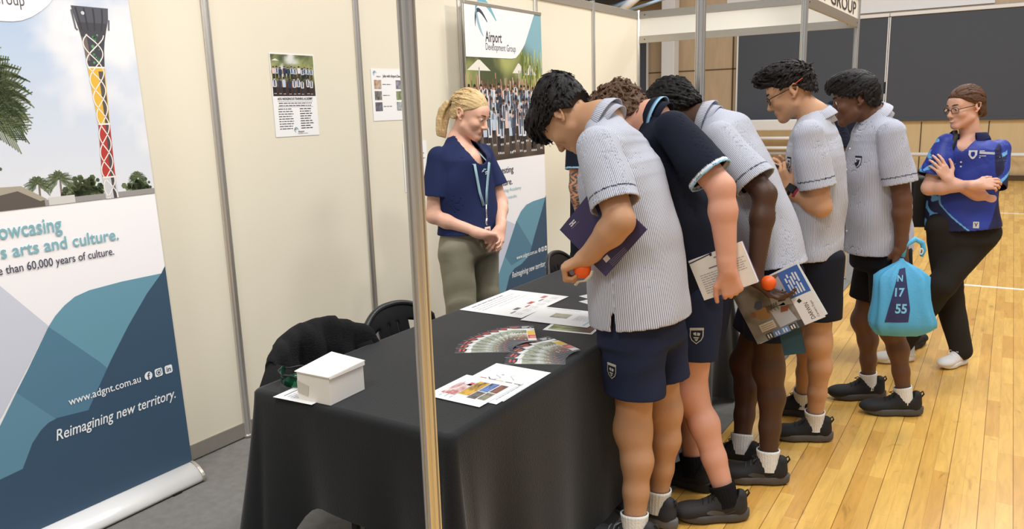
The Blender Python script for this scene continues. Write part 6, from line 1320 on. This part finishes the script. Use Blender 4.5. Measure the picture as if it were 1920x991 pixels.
    W_ = rgb(226, 230, 240); c_ = p.key[2][0] + np.array((0, 0, .07)); L_ = [([(-.020, .024), (.020, .024), (.020, -.002), (.008, -.022), (0, -.026), (-.008, -.022), (-.020, -.002)], W_, 0), ([(-.008, .014), (.008, .016), (.010, -.004), (0, -.014), (-.009, -.004)], royal, 1)]
    for y, w_, h_ in ((.018, .022, .004), (.004, .085, .013), (-.010, .03, .004), (-.019, .085, .004)): L_.append(([(.030, y), (.030 + w_, y), (.030 + w_, y + h_), (.030, y + h_)], W_, 0))
    for k in range(7): L_.append(([(.040 + k * .0115, .004), (.043 + k * .0115, .004), (.043 + k * .0115, .013), (.040 + k * .0115, .013)], royal, 1))
    p.decal(p.shirt_bvh, 'logo_mark', c_ + p.f * .12 - p.r * .048, p.f, (0, 0, 1), L_)
    p.decal(p.shirt_bvh, 'maker_tag', p.sec[0][0] + np.array((0, 0, .05)) + p.f * .15 - p.r * .12, p.f - p.r * .4, (0, 0, 1), [([(-.015, -.018), (.015, -.018), (.015, .018), (-.015, .018)], rgb(206, 204, 200), 0), ([(-.009, .012), (0, -.012), (.009, .012), (.004, .012), (0, 0), (-.004, .012)], rgb(90, 90, 96), 1)])
    for z in (-.01, -.035):
        k = j['nk'] + np.array((0, 0, z - .10)); h_ = p.shirt_bvh.ray_cast(Vector(k + p.f * .5), Vector(-p.f), .7)
        if h_[0] is not None: mb = MB(); mb.cur = rgb(220, 220, 228); mb.sphere(np.array(h_[0]) + p.f * .001, .0055, 8); mb.build('button', M_cloth, p.o, world=True)
    return p
def behind():
    p = Person('H2', 'person in dark navy top almost hidden behind the student holding a phone', (2.55, 2.95), rgb(150, 108, 84), head=(20, 190, 0), build=.95); j = p.j
    for q, o in (('L', -.08), ('R', .09)): c = p.sec[0][0] + p.r * o; j['h' + q] = c; e = {'L': (2.66, 2.93), 'R': (2.74, 3.05)}[q]; j['k' + q] = np.array(((c[0] + e[0]) / 2 + .02, (c[1] + e[1]) / 2, .48)); j['a' + q] = np.array((*e, .09))
    p.feet = dict(L=np.array((.3, 1, 0)), R=np.array((.3, 1, 0))); fill(p); p.hands = dict(L=hand('L', (-.3, 0, -.9), p.r), R=hand('R', (-.3, 0, -.9), -p.r))
    p.make_body(h=.005); hr = rgb(36, 30, 28); p.eyes(rgb(50, 40, 30), hr)
    p.hair(hr, 's', [(-.2, -.04), (-.06, -.03), (-.03, .012), (.03, .020), (.055, .035), (.2, .05)], 2, .012, 200, .04, .007, .3, flow=lambda q: (q[0], .6, -.3))
    navy = rgb(28, 32, 48); p.shirt(M_cloth, navy, .7, .066, .08, wr=.004, seed=71, h=.0055); p.collar(navy, M_cloth, edge=rgb(150, 196, 226), su=False); p.shorts(rgb(28, 30, 40), None, .095, .095, .66, seed=72, wr=.003, h=.0055)
    for q in 'LR': p.footwear(q, WHT, BLK, BLK, (.3, 1))
    return p
def staff():
    p = Person('H', 'person in dark polo with tattooed forearm, mostly hidden behind the nearest leaning student', (1.0, 1.82), rgb(206, 144, 112), 'm', head=(25, -10, 0), build=.95); j = p.j
    for q in 'LR': j['k' + q] = j['h' + q] + np.array((0, 0, -.33)); j['a' + q] = j['k' + q] + np.array((0, 0, -.31))
    p.feet = dict(L=p.f, R=p.f); p.hands = dict(R=hand('R', (.3, 0, -.9), (0, .8, 0)), L=hand('L', (.3, 0, -.9), (0, -.8, 0)))
    p.make_body(h=.0045); hr = rgb(50, 38, 32); p.eyes(rgb(60, 60, 60), hr)
    p.hair(hr, 's', [(-.2, -.04), (-.06, -.03), (-.03, .012), (.03, .020), (.055, .035), (.2, .05)], 2, .012, 200, .04, .007, .3, flow=lambda q: (q[0], .6, -.3))
    me = p.o.data; n = len(me.vertices); co = np.empty(n * 3, f32); me.vertices.foreach_get('co', co); co = co.reshape(-1, 3) + p.base; ca = me.color_attributes['Col']; cc = np.empty(n * 4, f32); ca.data.foreach_get('color', cc); cc = cc.reshape(-1, 4)
    t_ = pt(RC(j['eR'] + np.array((0, 0, .04)), j['wR'], .06, .05), co) < 0; nz = np.sin(co[:, 0] * 150 + 3 * np.sin(co[:, 2] * 90)) * np.sin(co[:, 2] * 130 + 2 * np.sin(co[:, 1] * 110)); k = t_ & (nz > .05); cc[k, :3] = rgb(84, 84, 84); ca.data.foreach_set('color', cc.ravel())
    navy = rgb(24, 29, 44); p.shirt(M_cloth, navy, .55, .072, .074, hem=p.sec[0][0], cuff=[(.010, .008, navy), (.0, .012, rgb(150, 196, 226))], wr=.004, seed=61); p.collar(navy, M_cloth, su=False); p.shorts(rgb(30, 32, 40), M_cloth, .10, .1, long=True, name='trousers', seed=63, ank=.06)
    for q in 'LR': p.footwear(q, None, BLK, BLK, p.f)
    return p
for fn in PEOPLE_FUNCS if 'PEOPLE_FUNCS' in globals() else (boy1, boy2, boy3, boy4, boy5, blonde, woman, staff, behind): fn()
BALL1 = (1.9740, -0.0980, 1.0620); BALL3 = (2.4260, 0.6000, 0.9140)
# ================================================================== THINGS CARRIED
def slab(name, label, cat, O, U, V, w, h, t, cols, fn=None, names=('cover', 'pages', 'back_cover'), group=None):
    O, U, V = np.array(O, float), nrm(U), np.array(V, float); V = nrm(V - U * (V @ U)); N = np.cross(U, V); th = thing(name, label, cat, tuple(O), group=group)
    lay = [(0, .0008, 0.)] if len(cols) == 1 else [(0, .0012, 0.), (1, t - .0024, .002), (2, .0012, 0.)]; z = 0
    for (i, tt, ins), nm in zip(lay, names):
        q = MB(); q.cur = cols[i]; c = O + U * w / 2 + V * h / 2 - N * (z + tt / 2); q.obox(c, U * (w / 2 - ins), V * (h / 2 - ins), N * tt / 2); q.build(nm, M_print, th, world=True); z += tt
    if fn: P = Print(O + N * .0002, U, V); fn(P, w, h); P.done(th)
    return th
def ball(label, c, r):
    t = thing('stress_ball', label, 'ball', tuple(c)); q = MB(); q.sphere(c, r, 20); q.build('foam_ball', M_orange, t, world=True); return t
# near student: folder under the arm and ball in the left hand
def f_folder(P, w, h):
    c = rgb(226, 224, 232)          # u runs down the edge from the left corner to the bottom corner
    for k in (.05, .085): P.rect(w * k, h * .10, w * (k + .018), h * .22, c, 2)
    P.rect(w * .05, h * .145, w * .10, h * .175, c, 2); P.rect(w * .125, h * .08, w * .13, h * .26, rgb(150, 146, 170), 2)
    P.text('Ch', w * .66, h * .20, .026, c, bold=.02, rot=.8); P.rect(w * .78, h * .16, w * .86, h * .26, c, 2)
    for k in range(4): P.rect(w * (.88 + .025 * k), h * .2, w * (.886 + .025 * k), h * .55, rgb(150, 146, 170), 2)
q_ = rgb(62, 54, 92)
FO = np.array((2.0510, -.078, 1.0410)); FU = nrm((-.69, -.02, .72)); FV = nrm((.66, .0, .75))
slab('document_folder', 'dark purple folder tucked under the left arm of the nearest leaning student', 'folder', FO, FV, FU, .225, .228, .006, (q_, rgb(230, 228, 224), q_))
th = [o for o in COL.objects if o.name.startswith('document_folder')][0]
FV = nrm(FV - FU * (FU @ FV)); P = Print(FO + FU * .228 - np.cross(FU, FV) * .0006, -FU, FV); P.N = -np.cross(FU, FV); f_folder(P, .228, .225); P.done(th)
ball('orange ball held in the fist of the nearest leaning student', BALL1, .031)
t = thing('name_tag_strap', 'white strap hanging below the orange ball in the nearest student\'s hand', 'strap', (1.94, -.1, 1.0))
q = MB(); pts = np.array([(1.946, -0.100, 1.004), (1.958, -0.100, 1.018), (1.985, -0.100, 1.024), (2.007, -0.100, 1.045), (2.014, -0.100, 1.062)]); q.grid([pts + (0, .010, -.004), pts + (0, -.008, .004)]); solid(q.build('strap', M_white, t, world=True), .0015)
# polo student's booklet
def f_book(P, w, h):
    text_lines(P, w * .45, h * .86, w * .4, 1, .01, .007, rgb(120, 120, 124), 1); text_lines(P, w * .30, h * .66, w * .2, 1, .01, .008, rgb(110, 110, 114), 2); text_lines(P, w * .10, h * .56, w * .42, 9, .0085, .004, rgb(150, 150, 154), 3); text_lines(P, w * .66, h * .66, w * .3, 6, .0085, .004, rgb(150, 150, 154), 4)
    P.line([(0, h * .93), (w * .45, h * .985)], .004, rgb(40, 40, 44), 2); P.rect(w * .40, h * .93, w * .44, h * 1.0, rgb(30, 30, 32), 3)
slab('booklet', 'white printed booklet with lilac cover gripped by the student in the navy polo', 'booklet', (2.258, .338, .885), (.205, 0, .092), (-.40, 0, .9), .215, .158, .016, (rgb(236, 232, 222), rgb(240, 236, 224), rgb(150, 132, 190)), f_book)
# magazine and ball of the third student; page top points to the lower left
def f_mag(P, w, h):
    P.field(0, h * .29, w, h, 16, 20, lambda u, v: mixc(mixc(np.broadcast_to(rgb(140, 136, 130), u.shape + (3,)), rgb(92, 86, 74), (vnoise(u, v, 71, 3) - .4) * 3), rgb(150, 172, 178), (.12 - u) * 7), 1)
    P.poly([(.42 * w, h * .30), (w * .95, h * .30), (w * .86, h * .52), (w * .5, h * .56)], rgb(176, 178, 184), 2); P.poly([(w * .14, h * .34), (w * .5, h * .40), (w * .46, h * .62), (w * .12, h * .6)], rgb(186, 190, 196), 2)
    P.poly([(.52 * w, h * .36), (w * .72, h * .32), (w * .66, h * .44), (w * .54, h * .46)], rgb(52, 50, 54), 3)
    P.poly([(w * .36, h * .64), (w * .52, h * .60), (w * .60, h * .78), (w * .46, h * .86), (w * .36, h * .78)], rgb(156, 118, 70), 3); P.disc(w * .50, h * .86, .011, rgb(142, 98, 74), 4, 14, .013); P.poly([(w * .55, h * .70), (w * .66, h * .66), (w * .70, h * .74), (w * .62, h * .80), (w * .55, h * .77)], rgb(72, 80, 104), 4)
    P.poly([(w * .34, h * .40), (w * .42, h * .36), (w * .46, h * .46), (w * .36, h * .50)], rgb(150, 92, 70), 3)
    for i in range(14): P.line([(w * (.42 + .02 * (i % 4)), h * (.50 + .012 * i)), (w * (.56 - .01 * (i % 3)), h * (.49 + .012 * i))], .0018, rgb(34, 34, 38), 4)
    P.rect(w * .50, 0, w, h * .29, rgb(62, 108, 186), 3); P.rect(0, 0, w * .50, h * .29, rgb(238, 238, 240), 3)
    text_lines(P, w * .54, h * .22, w * .40, 5, .0115, .012, rgb(226, 234, 246), 6, l=4)
    P.poly([(w * .40, h * .17), (w * .46, h * .19), (w * .43, h * .235), (w * .38, h * .22)], rgb(40, 40, 46), 4); P.text('DARWIN', w * .05, h * .115, .024, rgb(40, 40, 46), width=w * .30); P.text('Careers Expo', w * .05, h * .055, .013, rgb(90, 90, 96), width=w * .30)
    P.rect(0, h * .29, w * .12, h * .37, rgb(66, 66, 68), 5)
    for k, c in enumerate((rgb(70, 70, 72), rgb(110, 150, 210), rgb(96, 140, 206), rgb(60, 60, 64))): P.rect(0, h * (.39 + .115 * k), w * .11, h * (.49 + .115 * k), c, 5); text_lines(P, w * .02, h * (.45 + .115 * k), w * .08, 2, .011, .010, rgb(230, 236, 244), k, l=7)
    P.rect(w * .16, h * .64, w * .30, h * .86, rgb(214, 206, 188), 5)
    for k in range(3): P.line([(w * (.19 + .035 * k), h * .66), (w * (.19 + .035 * k), h * .84)], .002, rgb(130, 124, 110), 6)
O_ = np.array((2.628, .668, .785)); Um = nrm((-.115, 0, .2)); Vm = nrm(np.array((-.245, 0, -.137)) - Um * (np.array((-.245, 0, -.137)) @ Um))
slab('magazine', 'careers expo magazine with a blue corner held low by the third leaning student', 'magazine', O_, Um, Vm, .228, .292, .005, (rgb(220, 220, 222), rgb(236, 236, 232), rgb(220, 222, 224)), f_mag)
slab('paper_sheet', 'loose white pages sticking out behind the careers magazine', 'paper', O_ + np.array((.006, .008, .010)), nrm(Um + .03 * Vm), Vm, .232, .296, .004, (rgb(236, 236, 232), rgb(226, 226, 222), rgb(214, 224, 226)), names=('top_sheet', 'middle_sheets', 'bottom_sheet'))
slab('booklet', 'dark teal booklet showing below the careers magazine', 'booklet', (2.475, .690, .60), (.9, 0, .25), (-.3, .1, .95), .085, .16, .010, (rgb(40, 76, 86), rgb(210, 214, 206), rgb(30, 40, 46)))
ball('orange ball resting in the open palm above the careers magazine', BALL3, .029)
# phone
pj_ = np.array(PEOPLE['b4']['j']['wL'])
t = thing('phone', 'black phone held at the chest of the student in glasses', 'phone', (2.30, 1.25, 1.30)); q = MB(); f4 = np.array((math.cos(math.radians(192)), math.sin(math.radians(192)), 0)); r4 = np.array((f4[1] * -1, f4[0], 0)) * -1
q.obox((2.300, 1.285, 1.305), r4 * .038, f4 * .066 + np.array((0, 0, .030)), nrm(np.cross(r4, f4 * .066 + np.array((0, 0, .03)))) * .0045); bevel(q.build('case', M_plastic, t, world=True), .003)
q = MB(); q.obox(np.array((2.300, 1.285, 1.305)) - nrm(np.cross(r4, f4 * .066 + np.array((0, 0, .03)))) * -.0048, r4 * .034, (f4 * .066 + np.array((0, 0, .030))) * .92, nrm(np.cross(r4, f4 * .066 + np.array((0, 0, .03)))) * .0003); q.build('screen', mat('phone_glass', rgb(190, 200, 210), .1), t, world=True)
# blue bag
def blue_bag():
    t = thing('drawstring_bag', 'light blue cloth bag with dark print hanging from the standing student\'s hand', 'bag', (2.79, 1.72, .45))
    c0 = np.array((2.776, 1.735, 0)); ex = nrm((.93, .36, 0)); ey = nrm((-.36, .93, 0)); rows = []
    prof = [(.838, .000, .006, .012), (.825, .000, .014, .016), (.800, .004, .052, .030), (.775, .006, .092, .045), (.75, .006, .118, .058), (.70, .006, .122, .072), (.64, .008, .126, .085), (.58, .012, .136, .092), (.53, .018, .150, .094), (.50, .020, .150, .090), (.475, .014, .128, .075), (.455, .002, .100, .050), (.447, -.006, .074, .02)]
    for z, cx, a, b in prof:
        row = []
        for p in np.linspace(0, 2 * math.pi, 72, endpoint=False):
            cs, sn = math.cos(p), math.sin(p); q = 1 + (.10 if z > .7 else .035) * math.sin(9 * p + z * 7) * min(1, (.84 - z) * 9) * (1 if a > .02 else 0); k = .62
            row.append(c0 + ex * (cx + a * math.copysign(abs(cs) ** k, cs) * q) + ey * (b * math.copysign(abs(sn) ** k, sn) * q) + np.array((0, 0, z - .02 * (1 - abs(cs)) * (z > .5) * (z < .8) * 0 + .010 * math.sin(p * 3) * (z < .6) * 0)))
        rows.append(row)
    q = MB(); q.cur = rgb(86, 178, 226); q.grid(rows, True, True); bag = q.build('pouch', M_blue, t, world=True)
    bv = BVHTree.FromPolygons(q.v, q.f); n = nrm(np.array((3.1749, -2.4386, 0)) - np.array((2.78, 1.72, 0))); x = nrm(np.cross((0, 0, 1.), n)); m = MB()
    def put(pts, col, lay):
        V_ = []; 
        for a, b in pts:
            o = np.array((2.776, 1.735, 0)) + x * a + np.array((0, 0, b)); h_ = bv.ray_cast(Vector(o + n * .5), Vector(-n), 1.); V_.append(np.array(h_[0]) + n * (.002 + lay * .0012) if h_[0] is not None else o + n * .1)
        m.cur = col; m.add(V_, [tuple(range(len(V_)))])
    dk, lb = rgb(44, 50, 98), rgb(130, 200, 236)
    ys = np.linspace(.535, .79, 9); L0 = np.interp(ys, [.535, .79], [-.055, -.006]); R0 = np.interp(ys, [.535, .60, .79], [.048, .052, .018])
    for i in range(8):
        for k in range(8):
            e = lambda r, t: (L0[r] + (R0[r] - L0[r]) * t / 8, ys[r] + .006 * t / 8)
            put([e(i, k), e(i, k + 1), e(i + 1, k + 1), e(i + 1, k)], dk, 0)
    for s_, u, v, sz in (('55', -.012, .585, .062), ('17', -.018, .665, .055), ('N', -.012, .735, .04)):
        V_, F_ = text_geo(s_, .03); X_ = np.array(V_); w0 = X_[:, 0].max() - X_[:, 0].min()
        for f_ in F_: put([(u + (X_[i, 0] - X_[:, 0].min()) * sz * .85, v + X_[i, 1] * sz) for i in f_], lb, 1)
    m.build('printed_panel', M_blue, t, world=True)
    q = MB(); q.cur = rgb(92, 186, 232); q.tube([c0 + np.array((.004, 0, .842)), c0 + ex * .015 + np.array((0, 0, .90)), c0 + ex * .055 + np.array((0, 0, .930)), c0 + ex * .088 + np.array((0, 0, .912)), c0 + ex * .098 + np.array((0, 0, .875)), c0 + ex * .088 + np.array((0, 0, .845))], (.010, .010, .014, .013, .011, .008), 10); q.build('handle', M_blue, t, world=True)
    q = MB(); q.cur = (.85, .85, .85); q.tube([c0 + ex * (.082 + .008 * math.cos(a)) + np.array((0, 0, .872 + .014 * math.sin(a))) - ey * .012 for a in np.linspace(0, 2 * math.pi, 20)], .003, 6, False); q.build('ring', M_print, t, world=True)
blue_bag()
# shoulder bag of the woman in blue
W = {k: np.array(v) for k, v in PEOPLE['W']['j'].items()}
t = thing('handbag', 'black shoulder bag hanging behind the woman in the blue polo', 'handbag', (2.76, 2.95, .82))
q = MB(); q.obox((2.765, 2.93, .975), (.085, .03, 0), (-.02, .05, 0), (0, 0, .155)); bevel(q.build('bag_body', mat('black_leather', rgb(26, 25, 25), .6, 0, .1, 60, .15, 140), t, world=True), .02, 3)
q = MB(); pts = [(2.80, 2.93, 1.12), (2.835, 2.90, 1.25), (2.875, 2.86, 1.375), (2.905, 2.80, 1.405), (2.915, 2.735, 1.372), (2.895, 2.70, 1.28), (2.84, 2.74, 1.20)]; P_ = np.array(pts); q.grid([P_ + (.012, .008, 0), P_ - (.012, .008, 0)]); solid(q.build('strap', mat('black_leather', rgb(26, 25, 25)), t, world=True), .004)
# crumb of paper on the court
q = MB(); q.obox((2.58, 2.46, .004), (.012, .002, 0), (0, .008, .001), (0, 0, .001)); tag(q.build('paper_scrap', M_paper), 'tiny white scrap of paper lying on the wooden floor between the students', 'paper')
